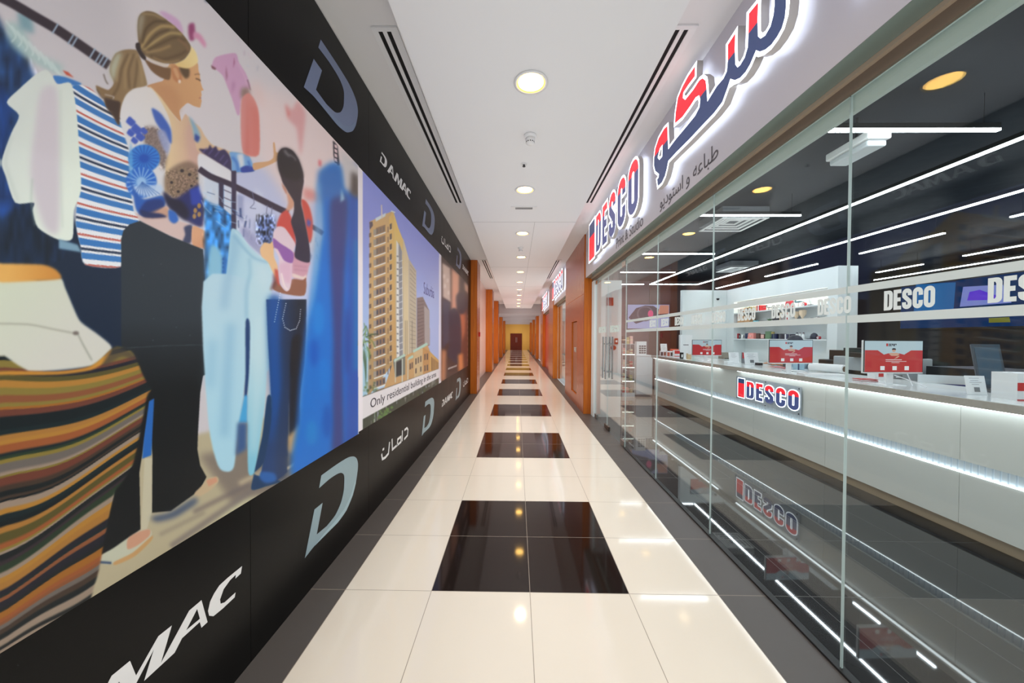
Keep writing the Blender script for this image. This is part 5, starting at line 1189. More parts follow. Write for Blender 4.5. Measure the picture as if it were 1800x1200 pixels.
# Arabic word, letters as strokes, in metres from its left end
arl=[[(0.03,0.055),(0.05,0.0),(0.13,-0.01),(0.22,0.0),(0.255,0.105)],[(0.33,0.115),(0.34,0.005),(0.50,0.005)],[(0.50,0.005),(0.515,0.06),(0.63,0.06),(0.63,0.004),(0.48,0.004)],[(0.685,0.115),(0.675,-0.002)],[(0.76,0.10),(0.86,0.10),(0.90,0.07),(0.88,0.01),(0.75,0.0)]]
def arabic_word(y0,z0,label):
    t=thing('wall_lettering',label,'lettering',(XW,y0+0.45,z0),'white Arabic words on the hoarding')
    for l in arl:
        me=fill(stroke([(y0+0.92*p[0],z0+p[1]) for p in l],0.024),0.0008); put('letter',me,wl_,frame((XW+0.0012,0,0),(0,1,0),(0,0,1)),t)
    me=fill([[(y0+0.05,z0+0.075),(y0+0.09,z0+0.075),(y0+0.09,z0+0.095),(y0+0.05,z0+0.095)]],0.0008); put('dot',me,wl_,frame((XW+0.0012,0,0),(0,1,0),(0,0,1)),t)
arabic_word(3.25,0.40,'white Arabic word on the lower black band below the tower poster'); arabic_word(5.85,3.12,'white Arabic word on the upper black band between two emblems'); arabic_word(8.3,0.38,'tiny far white Arabic word on the lower black band')
# ============================================================ THINGS IN THE SHOP
gw = mat('white card', srgb(236,238,240), 0.35); gred = mat('red print', srgb(196,48,52), 0.4); gblk = mat('black plastic', (0.012,0.012,0.014), 0.35); ggrey = mat('grey plastic', srgb(120,124,128), 0.4)
acr = mat('white acrylic', srgb(228,234,238), 0.12); gink = mat('dark print', srgb(60,60,66), 0.5)
# wall screen far back
tv = thing('television','wide television showing a wristwatch on the dark back wall','television',(3.8,SY1-0.06,1.7))
a=at(1103.5,534,Y=SY1-0.07); b=at(1176,577.5,Y=SY1-0.07); x0,x1=a.x,b.x; z1=a.z-0.02; z0=b.z
obj('casing', MB().box(x0-0.02,x1+0.02,SY1-0.065,SY1-0.001,z0-0.02,z1+0.02), gblk, tv, bevel=0.004)
scr = emis('screen pale blue', srgb(170,176,220), 0.85)
obj('screen', MB().box(x0,x1,SY1-0.070,SY1-0.0655,z0,z1), scr, tv)
def on_tv(pts,m,nm,dy=0.0):
    me=fill([[(x0+(x1-x0)*p[0],z0+(z1-z0)*p[1]) for p in pts]],0.0005); put(nm,me,m,frame((0,SY1-0.0712-dy,0),(1,0,0),(0,0,1)),tv)
on_tv([(0.02,0.45),(0.2,0.85),(0.42,0.97),(0.62,0.95),(0.8,0.75),(0.98,0.62),(0.98,0.5),(0.6,0.42),(0.2,0.2)],emis('screen dark blue',srgb(52,50,74),0.8),'watch_strap')
on_tv(arc(0.42,0.62,0.20,0.32,0,360,28)[:-1],emis('screen grey',srgb(110,104,120),0.8),'watch_case',0.001)
on_tv(arc(0.42,0.62,0.165,0.27,0,360,28)[:-1],emis('screen dark blue',srgb(52,50,74),0.8),'watch_dial',0.002)
on_tv(arc(0.55,0.62,0.065,0.15,0,360,20)[:-1],emis('screen pink',srgb(228,70,130),0.9),'watch_subdial',0.003)
on_tv([(0.72,0.6),(0.78,0.98),(0.99,0.98),(0.99,0.64)],emis('screen skin',srgb(214,150,130),0.85),'hand_patch',0.001)
# glowing panel added to stand in for a blurred blue patch
bs = thing('glowing_panel','bright blue glowing panel with a pale slanted panel deep in the shop','glowing panel',(SX1-0.02,7.4,2.2))
obj('casing', MB().box(SX1-0.06,SX1-0.001,5.7,9.4,1.78,2.92), gblk, bs)
obj('screen', MB().box(SX1-0.066,SX1-0.0605,5.75,9.35,1.82,2.88), emis('panel deep blue',srgb(20,74,140),0.35), bs)
def on_bs(px,m,nm,dx=0.001):
    P_=[at(p[0],p[1],X=SX1-0.068-dx) for p in px]; me=fill([[(-v.y,v.z) for v in P_]],0.0004); put(nm,me,m,frame((SX1-0.067-dx,0,0),(0,-1,0),(0,0,1)),bs)
on_bs([(1693,504),(1763,500),(1778,532),(1687,539)],emis('panel lilac',srgb(140,150,226),0.7),'pale_panel'); on_bs([(1704,513),(1722,509),(1742,516),(1758,521),(1740,527),(1700,528)],emis('panel violet',srgb(96,60,210),0.85),'violet_patch',0.003)
on_bs([(1738,559),(1774,557),(1776,566),(1738,567)],emis('panel olive',srgb(150,150,60),0.5),'yellow_patch'); on_bs([(1610,500),(1680,496),(1676,545),(1606,550)],emis('panel mid blue',srgb(36,120,196),0.55),'blue_patch')
# monitors with the customer notice
bez = mat('thin dark bezel', (0.02,0.03,0.03), 0.3); scp = emis('notice pale blue', srgb(186,206,216), 0.85); scr2 = emis('notice red', srgb(196,66,70), 0.78); sct = emis('notice white', (0.9,0.9,0.92), 0.8); scd = emis('notice dark', srgb(50,44,60), 0.7); scs = emis('notice skin', srgb(216,170,150), 0.8)
def monitor(px0,px1,pt,pb,Y,rz,label):
    a=at((px0+px1)/2,pt,Y=Y); b=at((px0+px1)/2,pb,Y=Y); wd=abs(at(px1,pt,Y=Y).x-at(px0,pt,Y=Y).x); cx=a.x; z1=a.z; z0=b.z; h=z1-z0
    t=thing('monitor',label,'monitor',(cx,Y,1.102),'white desktop monitors on the counter')
    loc=Matrix.Translation((cx,Y,0))@Matrix.Rotation(rz,4,'Z')
    def add(nm,mb,m,par,bev=0):
        mb.v=[tuple(loc@Vector(v)) for v in mb.v]; return obj(nm,mb,m,par,bevel=bev)
    hw=wd/2
    add('casing',MB().box(-hw,hw,0.0,0.022,z0,z1),gw,t,0.004)
    bz=add('bezel',MB().box(-hw,hw,-0.006,-0.0002,z0+0.012,z1),bez,t)
    add('chin',MB().box(-hw,hw,-0.007,-0.0002,z0,z0+0.011),gw,t)
    sc=add('screen',MB().box(-hw+0.006,hw-0.006,-0.0075,-0.0062,z0+0.014,z1-0.006),scp,t)
    def flat(nm,lp,m,d):
        me=fill(lp,0.0003); put(nm,me,m,loc@frame((-hw+0.006,-0.0078-d,z0+0.014),(1,0,0),(0,0,1)),sc)
    W_=wd-0.012; H_=h-0.02; q=lambda L:[(x*W_,y*H_) for x,y in L]
    flat('red_area',[q([(0,0),(1,0),(1,0.70),(0.80,0.70),(0.68,0.56),(0.60,0.60),(0.40,0.60),(0.33,0.56),(0.22,0.70),(0,0.70)])],scr2,0)
    flat('portrait',[q([(0.42,0.57),(0.44,0.62),(0.56,0.62),(0.60,0.57),(0.56,0.52),(0.46,0.52)])],scs,0.0006); flat('portrait_head',[q(arc(0.5,0.70,0.032,0.055,0,360,16)[:-1])],scs,0.0008); flat('portrait_hair',[q(arc(0.5,0.725,0.036,0.045,-10,190,12))],scd,0.0011)
    flat('hand',[q([(0.50,0.42),(0.58,0.53),(0.60,0.51),(0.56,0.45)])],scs,0.0009)
    for (u,v,w2,h2) in ((0.36,0.385,0.28,0.018),(0.36,0.335,0.36,0.012),(0.46,0.295,0.14,0.012)): flat('text_line',[q([(u,v),(u+w2,v),(u+w2,v+h2),(u,v+h2)])],sct,0.0006)
    for u in (0.27,0.48,0.69): flat('white_tile',[q([(u,0.06),(u+0.075,0.06),(u+0.075,0.19),(u,0.19)])],sct,0.0006)
    lets,w_=word_desco(0.085*H_,0.14,0.26); mb2=join_meshes([(fill([[(0.41*W_+p[0],0.83*H_+p[1]) for p in lp] for lp in l],0.0003),0) for c,l in lets])
    M_=loc@frame((-hw+0.006,-0.0084,z0+0.014),(1,0,0),(0,0,1)); mb2.v=[tuple(M_@Vector(v)) for v in mb2.v]; obj('notice_word',mb2,scd,sc)
    flat('notice_square',[q([(0.365,0.83),(0.398,0.83),(0.398,0.92),(0.365,0.92)])],scr2,0.0006)
    add('stand_neck',MB().box(-0.035,0.035,0.023,0.035,1.110,z0+0.10),gw,t,0.003); add('stand_foot',MB().box(-0.10,0.10,-0.04,0.13,1.1021,1.110),gw,t,0.003)
    return t
monitor(1216,1269,597,625,7.0,0.05,'monitor farthest along the counter, beside the white display boxes')
monitor(1350,1430,597,639,4.55,0.05,'middle monitor on the counter, in front of the seated person')
monitor(1516,1624,598,656,3.45,0.04,'nearest and largest-looking monitor on the counter')
def CT(px,py): return at(px,py,Z=1.102)
def sheet_stand(px,py,w_,h_,rz,label,bar=True,cat='leaflet stand',kind='leaflet_stand',redband=None):
    p=CT(px,py); t=thing(kind,label,cat,p); loc=Matrix.Translation(p)@Matrix.Rotation(rz,4,'Z'); tl=loc@Matrix.Rotation(-0.18,4,'X')
    def add(nm,mb,m,M_):
        mb.v=[tuple(M_@Vector(v)) for v in mb.v]; return obj(nm,mb,m,t)
    add('card',MB().box(-w_/2,w_/2,-0.002,0.002,0.004,h_),gw,tl); add('foot',MB().box(-w_/2,w_/2,-0.005,0.06,0.0005,0.004),acr,loc)
    for k,(u,v,l) in enumerate(((0.2,0.86,0.5),(0.25,0.74,0.4),(0.2,0.64,0.6),(0.3,0.54,0.35))): add('text_line',MB().box((-0.5+u)*w_,(-0.5+u+l)*w_,-0.0032,-0.0022,v*h_,(v+0.018)*h_),ggrey,tl)
    if bar: add('printed_square',MB().box(-0.12*w_,0.16*w_,-0.0032,-0.0022,0.16*h_,0.40*h_),ggrey,tl)
    if redband: add('red_band',MB().box(-0.5*w_,0.5*w_,-0.0034,-0.0022,redband[0]*h_,redband[1]*h_),gred,tl)
    return t
sheet_stand(1718,694,0.135,0.155,-0.15,'white rounded card stand with a printed grey square, near the right edge')
def product_box(kind,px,py,w_,d_,h_,label,cat,body,parts=(),rz=0.0):
    p=CT(px,py); t=thing(kind,label,cat,p); loc=Matrix.Translation(p)@Matrix.Rotation(rz,4,'Z')
    def add(nm,mb,m):
        mb.v=[tuple(loc@Vector(v)) for v in mb.v]; return obj(nm,mb,m,t,bevel=0.0)
    add('body',MB().box(-w_/2,w_/2,0,d_,0,h_),body)
    for nm,u0,u1,v0,v1,m in parts: add(nm,MB().box((-0.5+u0)*w_,(-0.5+u1)*w_,-0.0015,-0.0002,v0*h_,v1*h_),m)
    return t
product_box('brochure_box',1822,705,0.24,0.16,0.20,'white and red printed brochure box at the right edge of the counter','box',gw,(('red_band',0.0,1.0,0.36,0.66,gred),('base_strip',0,1,0,0.05,gred),('word_mark',0.42,0.66,0.86,0.90,gblk)),-0.12)
product_box('screen_panel',1692,676,0.60,0.02,0.085,'long low white upstand panel behind the card stand','panel',acr,(),-0.55)
# brochures and papers
def brochures(px,py,w_,d_,label,n=3,m0=gw,m1=gred):
    p=CT(px,py); t=thing('brochure_stack',label,'brochures',p)
    rr=random.Random(int(px))
    for k in range(n):
        mb=MB().box(-w_/2,w_/2,0,d_,0.0005+k*0.007,0.0065+k*0.007); M_=Matrix.Translation(p)@Matrix.Rotation(rr.uniform(-0.25,0.25),4,'Z'); mb.v=[tuple(M_@Vector(v)) for v in mb.v]; obj('brochure',mb,m0 if k%2==0 else m1,t)
    return t
brochures(1528,671,0.17,0.10,'small stack of red and white brochures under the nearest monitor',4)
brochures(1372,648,0.16,0.10,'small stack of reddish brochures under the middle monitor',4)
brochures(1400,653,0.22,0.12,'white papers lying flat beside the rolled paper',2,gw,gw)
product_box('leaflet_holder',1548,668,0.13,0.08,0.09,'white leaflet holder with a red square under the nearest monitor','holder',gw,(('red_square',0.3,0.75,0.4,0.9,gred),),0.1)
product_box('paper_pack',1452,662,0.44,0.16,0.028,'flat pack of paper sheets lying on the counter','paper',gw,(),-0.2)
t=thing('paper_roll','thick white paper roll with a dark open end on the counter','paper roll',CT(1450,655)); p=CT(1425,652); q_=CT(1484,657)
obj('roll', MB().tube((p.x,p.y,1.102+0.06),(q_.x,q_.y,1.102+0.06),0.055,n=28), gw, t, smooth=False)
d_=(Vector((q_.x,q_.y,0))-Vector((p.x,p.y,0))).normalized(); obj('core_end', MB().tube((q_.x+d_.x*0.0005,q_.y+d_.y*0.0005,1.162),(q_.x+d_.x*0.004,q_.y+d_.y*0.004,1.162),0.034,n=24), mat('brown card core',srgb(92,78,68),0.7), t)
product_box('wipes_box',1408,650,0.10,0.08,0.10,'pale blue packet with a navy end beside the paper roll','box',mat('pale blue pack',srgb(160,196,214),0.4),(('navy_end',0,0.22,0,1,mat('navy print',srgb(40,70,110),0.4)),),0.1)
product_box('card_reader',1384,646,0.05,0.06,0.07,'small dark stand beside the brochures under the middle monitor','holder',gblk,(),0)
# tablet-like displays left of the middle monitor
sheet_stand(1291,639,0.17,0.20,-0.05,'white acrylic leaflet stand left of the pair near the middle monitor',False,redband=None)
sheet_stand(1322,641,0.24,0.21,0.05,'wide white acrylic leaflet stand with a small dark figure near the middle monitor',True)
product_box('folder',1307,638,0.04,0.03,0.19,'narrow red and grey folder standing between two white stands','folder',ggrey,(('red_strip',0,1,0.45,1,gred),),0)
product_box('desk_phone',1338,642,0.07,0.08,0.04,'small black desk gadget beside the wide white stand','gadget',gblk,(),0.3)
t=product_box('label_printer',1279,631,0.17,0.20,0.14,'taupe label printer with a dark slot on the counter','printer',mat('taupe plastic',srgb(158,150,136),0.4),(('paper_slot',0.12,0.9,0.08,0.16,gblk),))
product_box('white_case',1285,640,0.12,0.10,0.05,'low white box in front of the taupe printer','box',gw)
# far end of the counter: display boxes
product_box('gift_card_box',1206,625.0,0.30,0.08,0.52,'tall white product box with a rounded top knob by the far monitor','box',gw,(('print_mark',0.25,0.7,0.50,0.54,ggrey),))
p=CT(1206,624); 
o=obj('ribbon_banner', MB().add([(p.x+0.10,p.y-0.06,p.z+0.06),(p.x+0.16,p.y-0.06,p.z+0.04),(p.x+0.30,p.y-0.06,p.z+0.36),(p.x+0.24,p.y-0.06,p.z+0.38),(p.x+0.10,p.y-0.055,p.z+0.06),(p.x+0.16,p.y-0.055,p.z+0.04),(p.x+0.30,p.y-0.055,p.z+0.36),(p.x+0.24,p.y-0.055,p.z+0.38)],[(0,1,2,3),(7,6,5,4),(0,4,5,1),(1,5,6,2),(2,6,7,3),(3,7,4,0)]), mat('green ribbon',srgb(34,130,84),0.4)); tag(o,'slanted green strip beside the farthest monitor','strip')
product_box('bottle_box',1199,630,0.06,0.05,0.13,'small black box with a pale label near the green strip','box',gblk,(('label',0.25,0.75,0.2,0.7,gw),))
product_box('scent_jar',1212,631,0.08,0.06,0.12,'small beige jar beside the farthest monitor','jar',mat('beige jar',srgb(216,190,150),0.4),(('lid',0.1,0.9,0.85,1.0,gw),))
sheet_stand(1168,624.9,0.17,0.30,0.1,'upright white framed card standing at the far end of the counter',False)
product_box('photo_stand',1166,625.9,0.14,0.05,0.13,'small picture stand with dark photos at the far end of the counter','stand',gw,(('photo_left',0.05,0.45,0.1,0.8,gink),('photo_right',0.55,0.95,0.1,0.8,mat('brown photo',srgb(140,90,80),0.5))))
product_box('photo_stand',1178,626.6,0.15,0.05,0.13,'small picture stand with reddish photos beside the dark one','stand',gw,(('photo_left',0.05,0.45,0.1,0.8,mat('red photo',srgb(190,96,80),0.5)),('photo_right',0.55,0.95,0.1,0.8,gink)))
product_box('photo_stand',1190,627.8,0.16,0.05,0.16,'small picture stand with a bright red panel above','stand',gw,(('red_panel',0.15,0.9,0.5,0.95,gred),('caption',0.1,0.9,0.1,0.2,gred)))
product_box('red_book',1186,625.2,0.20,0.05,0.17,'orange-red box standing behind the picture stands','box',mat('orange red',srgb(214,92,70),0.4),(('white_label',0.1,0.9,0.1,0.4,gw),))
# display cabinet by the door, white cabinet, calendar box
a=at(1093,690,Y=9.3); b=at(1116,690,Y=9.3); x0,x1=a.x,b.x
t=thing('display_cabinet','tall glass display cabinet with lit shelves of small goods near the door','cabinet',((x0+x1)/2,9.5,0))
obj('base', MB().box(x0,x1,9.3,9.7,0,0.10), gw, t)
for z in (0.42,0.78,1.12,1.38): obj('shelf', MB().box(x0+0.006,x1-0.006,9.32,9.68,z-0.008,z), acr, t); 
for z in (0.41,0.77,1.11): obj('light_bar', MB().box(x0+0.01,x1-0.01,9.322,9.334,z-0.012,z-0.0001-0.001), emis('cabinet strip',(1,0.96,0.85),5.0), t)
for x,y in ((x0,9.3),(x1-0.012,9.3),(x0,9.688),(x1-0.012,9.688)): obj('post', MB().box(x,x+0.012,y,y+0.012,0.1,1.40), gw, t)
obj('glass_front', MB().box(x0+0.012,x1-0.012,9.302,9.306,0.10,1.39), glassmat('cabinet glass',f0=0.03), t)
rr=random.Random(9); kk=0
names_=['red','pink','kraft','cream','dark','gold','lpink','brown']
for z,zn in ((0.10,'bottom'),(0.42,'second'),(0.78,'third'),(1.12,'fourth'),(1.38,'top')):
    n_=3
    for k in range(n_):
        w_=(x1-x0-0.06)/n_; xx=x0+0.03+w_*(k+0.5); c=names_[kk%8]; kk+=1; h_=rr.uniform(0.08,0.2) if z<1.3 else rr.uniform(0.12,0.24)
        o=obj('gift_box', MB().box(xx-w_*0.4,xx+w_*0.4,9.38,9.50,z+0.0005,z+h_), gm(c), bevel=0.004); tag(o,'small %s box, %s on the %s level of the display cabinet'%({'lpink':'pale pink','kraft':'light brown','dark':'black'}.get(c,c),['left','middle','right'][k],zn),'box','small boxes in the display cabinet')
        obj('band', MB().box(xx-w_*0.402,xx+w_*0.402,9.378,9.502,z+h_*0.45,z+h_*0.6), gm('cream' if c!='cream' else 'red'), o)
t=thing('side_cabinet','plain white two-door side cabinet at the far end of the counter','cabinet',(3.45,9.5,0))
a=at(1118,690,Y=9.35); b=at(1147,690,Y=9.35)
obj('carcass', MB().box(a.x,b.x,9.37,9.85,0.05,1.06), gw, t); obj('door', MB().box(a.x+0.006,b.x-0.006,9.352,9.3695,0.56,1.05), acr, t, bevel=0.002); obj('door', MB().box(a.x+0.006,b.x-0.006,9.352,9.3695,0.07,0.55), acr, t, bevel=0.002); obj('top', MB().box(a.x-0.01,b.x+0.01,9.34,9.87,1.0605,1.085), gw, t); obj('plinth', MB().box(a.x+0.01,b.x-0.01,9.40,9.83,0,0.05), ggrey, t)
c0=at(1119,622,Y=9.4); c1=at(1137,600,Y=9.4)
t=thing('calendar_box','white box printed with a grid of dark squares on the white side cabinet','box',((c0.x+c1.x)/2,9.45,1.085))
obj('body', MB().box(c0.x,c1.x,9.42,9.56,1.0855,c1.z), gw, t)
gridz=(c1.z-1.0855)
for i in range(3):
    for j in range(4): 
        xx=c0.x+(c1.x-c0.x)*(0.26+0.24*i); zz=1.0855+gridz*(0.12+0.16*j); obj('dark_square', MB().box(xx,xx+(c1.x-c0.x)*0.2,9.417,9.4195,zz,zz+gridz*0.11), gink, t)
# fire call points on the white return wall
t=obj('fire_alarm', MB().box(at(1067,530,Y=6.92).x,at(1078,530,Y=6.92).x,6.905,6.9295,at(1073,537,Y=6.92).z,at(1073,523,Y=6.92).z), mat('alarm red',srgb(150,40,44),0.4), bevel=0.004); tag(t,'square red alarm sounder on the white wall behind the glass doors','alarm')
t=thing('break_glass','small red and white emergency break glass unit by the door','alarm',(1.95,6.92,1.45)); p=at(1083,600,Y=6.92)
obj('body', MB().box(p.x-0.03,p.x+0.035,6.905,6.9295,p.z-0.05,p.z+0.06), mat('alarm red',srgb(150,40,44),0.4), t); obj('glass_window', MB().box(p.x-0.015,p.x+0.02,6.902,6.9045,p.z-0.015,p.z+0.025), gw, t)
p=at(1079,611,Y=6.86); t=obj('extinguisher_bell', MB().tube((p.x,6.86,p.z),(p.x,6.929,p.z),0.045,n=24), mat('alarm red',srgb(150,40,44),0.4)); tag(t,'round red alarm bell below the break glass unit','alarm')
# black door magnet in the ceiling and camera dome
p=at(1262,525,Y=9.36); t=obj('camera_dome', MB().lathe((p.x,9.36,p.z-0.03),[(0.035,0.04),(0.035,0.02),(0.028,0.005),(0.012,-0.008)],20), gblk); tag(t,'tiny black security camera high on the white partition','camera')
# printers and plotter behind the counter
def machine(kind,x0,x1,y0,y1,z0,z1,label,cat,m,parts):
    t=thing(kind,label,cat,((x0+x1)/2,(y0+y1)/2,z0)); obj('body', MB().box(x0,x1,y0,y1,z0,z1), m, t, bevel=0.012)
    for nm,b_,mm in parts: obj(nm, MB().box(*b_), mm, t, bevel=0.004)
    return t
a=at(1440,636,X=5.2); b=at(1486,636,X=5.2)
t=thing('back_desk','long white desk behind the counter carrying printers','desk',(5.3,5,0)); obj('desk_top', MB().box(5.14,5.46,5.5,9.3,0.86,0.90), gw, t); obj('desk_body', MB().box(5.17,5.45,5.52,9.28,0,0.86), acr, t)
machine('desk_printer',5.16,5.44,5.62,6.15,0.9005,1.20,'black desktop printer with a raised back panel on the white desk','printer',gblk,(('control_panel',(5.17,5.22,5.66,5.85,1.2005,1.23),ggrey),('paper_tray',(5.30,5.40,5.66,6.1,1.2005,1.36),gblk),('output_slot',(5.14,5.1595,5.66,6.1,1.0,1.04),ggrey)))
machine('copier',4.62,5.25,4.55,5.25,0,1.30,'large light grey floor copier with dark paper drawers behind the counter','copier',mat('copier grey',srgb(176,184,188),0.4),(('control_panel',(4.56,4.70,4.6,4.95,1.301,1.36),gblk),('document_feeder',(4.72,5.22,4.58,5.2,1.301,1.42),gblk),('output_recess',(4.60,4.619,4.62,5.15,0.95,1.12),gblk),('paper_drawer',(4.60,4.619,4.6,5.2,0.6,0.85),gblk)))
blue = mat('dark blue enamel', srgb(20,44,110), 0.25)
machine('plotter',5.0,5.75,2.3,4.5,0.55,1.05,'wide dark blue large-format plotter behind the nearest monitor','plotter',blue,(('black_cover',(5.05,5.70,2.35,4.45,1.051,1.22),gblk),('front_rail',(4.97,4.999,2.35,4.45,0.98,1.03),blue),('leg',(5.2,5.5,2.4,2.5,0,0.5495),gblk),('leg',(5.2,5.5,4.3,4.4,0,0.5495),gblk)))
# payment terminal with tilted screen
p=at(1722,652,X=4.0)
t=thing('payment_terminal','dark payment terminal with tall tilted screen and keypad at the counter','payment terminal',(4.0,p.y,1.102)); loc=Matrix.Translation((4.08,p.y-0.08,1.10))@Matrix.Rotation(-0.5,4,'Z')
def add_(nm,mb,m,M_): mb.v=[tuple(M_@Vector(v)) for v in mb.v]; return obj(nm,mb,m,t,bevel=0.003)
add_('keypad_body',MB().box(-0.09,0.09,-0.07,0.09,0.003,0.03),gblk,loc); sm_=add_('keys',MB().box(-0.07,0.07,-0.055,0.03,0.0305,0.033),mat('grey keys',srgb(80,96,110),0.3),loc)
add_('screen_back',MB().box(-0.085,0.085,-0.01,0.012,0.0,0.40),mat('slate plastic',srgb(58,72,84),0.3),loc@Matrix.Translation((0,0.10,0.025))@Matrix.Rotation(-0.32,4,'X'))
add_('screen_glass',MB().box(-0.07,0.07,-0.0125,-0.0102,0.03,0.37),mat('screen slate',srgb(72,92,108),0.15),loc@Matrix.Translation((0,0.10,0.025))@Matrix.Rotation(-0.32,4,'X'))
# cables at the nearest monitor
p=CT(1570,676)
cab=mat('white cable',srgb(230,232,236),0.4)
for k,(pa,pb,pc) in enumerate(((( 1572,659,3.50),(1598,668,3.42),(1629,681,3.30)),((1595,657,3.50),(1600,668,3.48),(1604,678,3.42)))):
    P_=[at(x,y,Y=Y_) for x,y,Y_ in (pa,pb,pc)]; P_[2].z=1.108
    o=obj('cable', MB().path([P_[0],P_[1],P_[2]],0.0045), cab); tag(o,['long white cable slanting right from the nearest monitor','short white cable dropping from the nearest monitor'][k],'cable')
product_box('name_card',1579,666,0.09,0.03,0.045,'small dark sign block with a pale word beside the nearest monitor','sign',ggrey,(('word_mark',0.2,0.8,0.35,0.6,gw),),0)
# office chair deep behind the counter
cx,cy=5.4,3.3+0.2; cx,cy=6.6,4.55
t=thing('office_chair','black high-back office chair behind the plotter','chair',(cx,cy,0))
def pad(x0,x1,y0,y1,z0,z1): return MB().box(x0,x1,y0,y1,z0,z1)
obj('seat', pad(cx-0.24,cx+0.24,cy-0.24,cy+0.24,0.46,0.55), gblk, t, bevel=0.04); obj('backrest', pad(cx+0.19,cx+0.27,cy-0.24,cy+0.24,0.60,1.25), gblk, t, bevel=0.035); obj('headrest', pad(cx+0.17,cx+0.26,cy-0.20,cy+0.20,1.32,1.56), gblk, t, bevel=0.04)
obj('neck_bar', MB().box(cx+0.22,cx+0.25,cy-0.03,cy+0.03,1.25,1.33), gblk, t); obj('back_bar', MB().box(cx+0.20,cx+0.26,cy-0.04,cy+0.04,0.48,0.62), gblk, t); obj('gas_post', MB().tube((cx,cy,0.08),(cx,cy,0.46),0.03,n=14), steel, t)
for k in range(5):
    a=2*PI*k/5; e=(cx+0.28*math.cos(a),cy+0.28*math.sin(a)); obj('leg', MB().tube((cx,cy,0.10),(e[0],e[1],0.07),0.02,0.014,n=8), gblk, t); obj('castor', MB().tube((e[0]-0.012,e[1],0.03),(e[0]+0.012,e[1],0.03),0.03,n=12), gblk, t)
# goods on the far dark side, seated person behind the middle monitor
# ============================================================ THE SEATED PERSON
def skin_body():
    base=at(1400,600,Y=5.9); X_=base.x+0.05; Y_=base.y
    t=thing('person','seated person with short dark hair and a pale blue shirt behind the middle monitor','person',(X_,Y_,0))
    me=bpy.data.meshes.new('body'); V=[];E=[];R=[]
    def v(x,y,z,r,p=None):
        z=z+0.06*min(1,max(0,(z-0.12)/0.3))
        V.append((X_+x,Y_+y,z)); R.append(r); i=len(V)-1
        if p is not None: E.append((p,i))
        return i
    pel=v(0,0,0.56,0.15); wa=v(-0.01,0,0.74,0.125,pel); ch=v(-0.03,0,0.98,0.135,wa); up=v(-0.05,0,1.13,0.115,ch); nk=v(-0.07,0,1.24,0.055,up); hd=v(-0.085,0,1.33,0.078,nk); hd2=v(-0.085,0,1.42,0.092,hd); tp=v(-0.08,0,1.49,0.066,hd2)
    for s in (-1,1):
        sh=v(-0.05,0.17*s,1.13,0.065,up); el=v(-0.16,0.23*s,0.98,0.045,sh); fo=v(-0.30,0.16*s,1.03,0.034,el); wr=v(-0.37,0.11*s,1.07,0.026,fo); pm=v(-0.43,0.10*s,1.075,0.024,wr)
        for k,dy in enumerate((-0.024,-0.008,0.008,0.024)):
            L_=[0.055,0.065,0.062,0.05][k]; a=v(-0.46,0.10*s+dy,1.078,0.0095,pm); v(-0.46-L_*0.8,0.10*s+dy*1.2,1.066,0.008,a)
        th=v(-0.44,0.10*s-0.034*s,1.075,0.010,pm); v(-0.475,0.10*s-0.05*s,1.072,0.009,th)
        hp=v(-0.02,0.09*s,0.54,0.10,pel); kn=v(-0.36,0.12*s,0.54,0.065,hp); an=v(-0.34,0.12*s,0.12,0.045,kn); v(-0.44,0.13*s,0.05,0.04,an)
    me.from_pydata(V,E,[]); o=link('body',me,t)
    sk=o.modifiers.new('skin','SKIN'); lay=me.skin_vertices[0].data if me.skin_vertices else None
    if lay is None:
        bm_=None
    return t,o,V,E,R,me
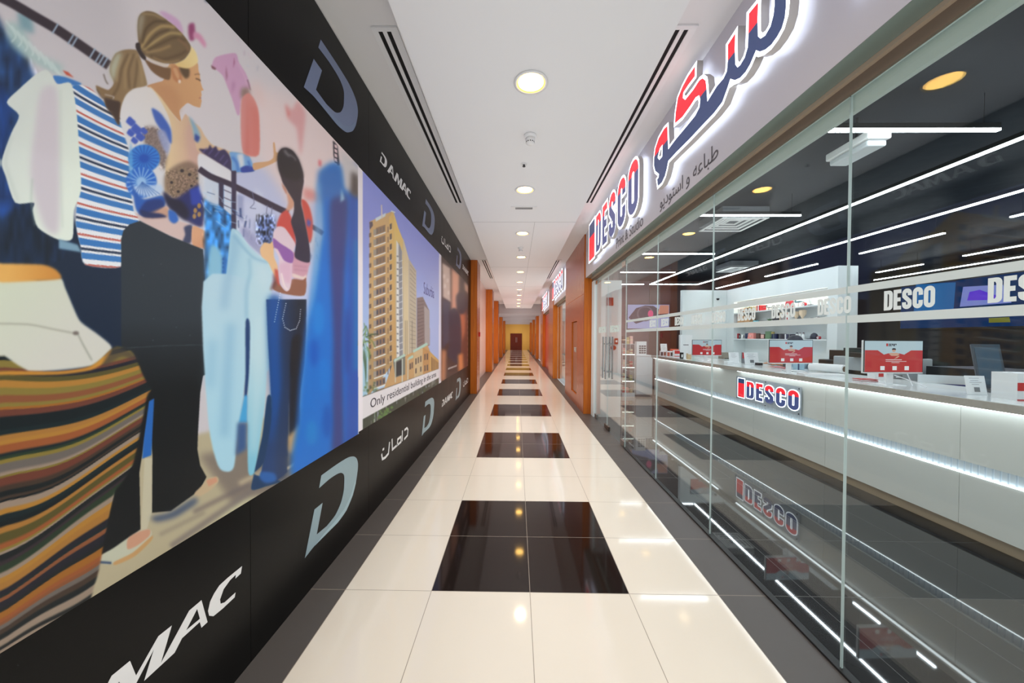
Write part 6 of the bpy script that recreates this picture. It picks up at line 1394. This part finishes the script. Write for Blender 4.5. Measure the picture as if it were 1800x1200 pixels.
def grow_body():
    t,o,V,E,R,me=skin_body()
    import bmesh
    bm=bmesh.new(); bm.from_mesh(me); lay=bm.verts.layers.skin.verify(); bm.verts.ensure_lookup_table()
    for i,vv in enumerate(bm.verts): vv[lay].radius=(R[i],R[i]); vv[lay].use_root=(i==0)
    bm.to_mesh(me); bm.free()
    o.modifiers['skin'].use_smooth_shade=True
    sb=o.modifiers.new('sub','SUBSURF'); sb.levels=2; sb.render_levels=2
    dg=bpy.context.evaluated_depsgraph_get(); m2=bpy.data.meshes.new_from_object(o.evaluated_get(dg)); o.modifiers.clear(); o.data=m2
    skinm=mat('skin',srgb(190,140,108),0.5); shirt=mat('pale blue shirt',srgb(142,172,192),0.7); trs=mat('dark trousers',srgb(40,44,56),0.7)
    m2.materials.clear()
    for m in (skinm,shirt,trs): m2.materials.append(m)
    X_=t.location.x
    for p in m2.polygons:
        c=p.center; k=0
        if c.z<0.66 and c.x>X_-0.6: k=2
        elif c.z<1.19 and c.x>X_-0.33: k=1
        p.material_index=k
    # face and hair
    Y_=t.location.y; hx=X_-0.085
    hair=MB().lathe((hx+0.012,Y_,1.46),[(0.104,-0.03),(0.110,0.02),(0.104,0.07),(0.082,0.115),(0.045,0.140),(0.006,0.147)],28); obj('hair', hair, mat('black hair',(0.012,0.011,0.012),0.5), t, smooth=True)
    for s in (-1,1):
        obj('eye', MB().lathe((hx-0.088,Y_+0.033*s,1.46),[(0.003,-0.009),(0.010,-0.004),(0.010,0.004),(0.003,0.009)],10), mat('eye white',(0.8,0.8,0.8),0.2), t, smooth=True)
        obj('ear', MB().lathe((hx,Y_+0.094*s,1.45),[(0.006,-0.03),(0.016,-0.01),(0.018,0.012),(0.006,0.03)],12), skinm, t, smooth=True)
    obj('nose', MB().tube((hx-0.088,Y_,1.455),(hx-0.112,Y_,1.425),0.008,0.013,n=10), skinm, t)
    obj('mouth', MB().box(hx-0.093,hx-0.084,Y_-0.022,Y_+0.022,1.395,1.403), mat('lips',srgb(160,84,80),0.5), t)
    ct=thing('office_chair','black office chair under the seated person behind the counter','chair',(X_+0.03,Y_,0))
    obj('seat', MB().box(X_-0.25,X_+0.22,Y_-0.23,Y_+0.23,0.40,0.46), gblk, ct, bevel=0.02); obj('backrest', MB().box(X_+0.20,X_+0.26,Y_-0.2,Y_+0.2,0.5,0.95), gblk, ct, bevel=0.02); obj('gas_post', MB().tube((X_,Y_,0.06),(X_,Y_,0.38),0.03,n=12), steel, ct); obj('foot_base', MB().lathe((X_,Y_,0.0),[(0.26,0.0),(0.26,0.03),(0.05,0.07)],20), gblk, ct)
grow_body()
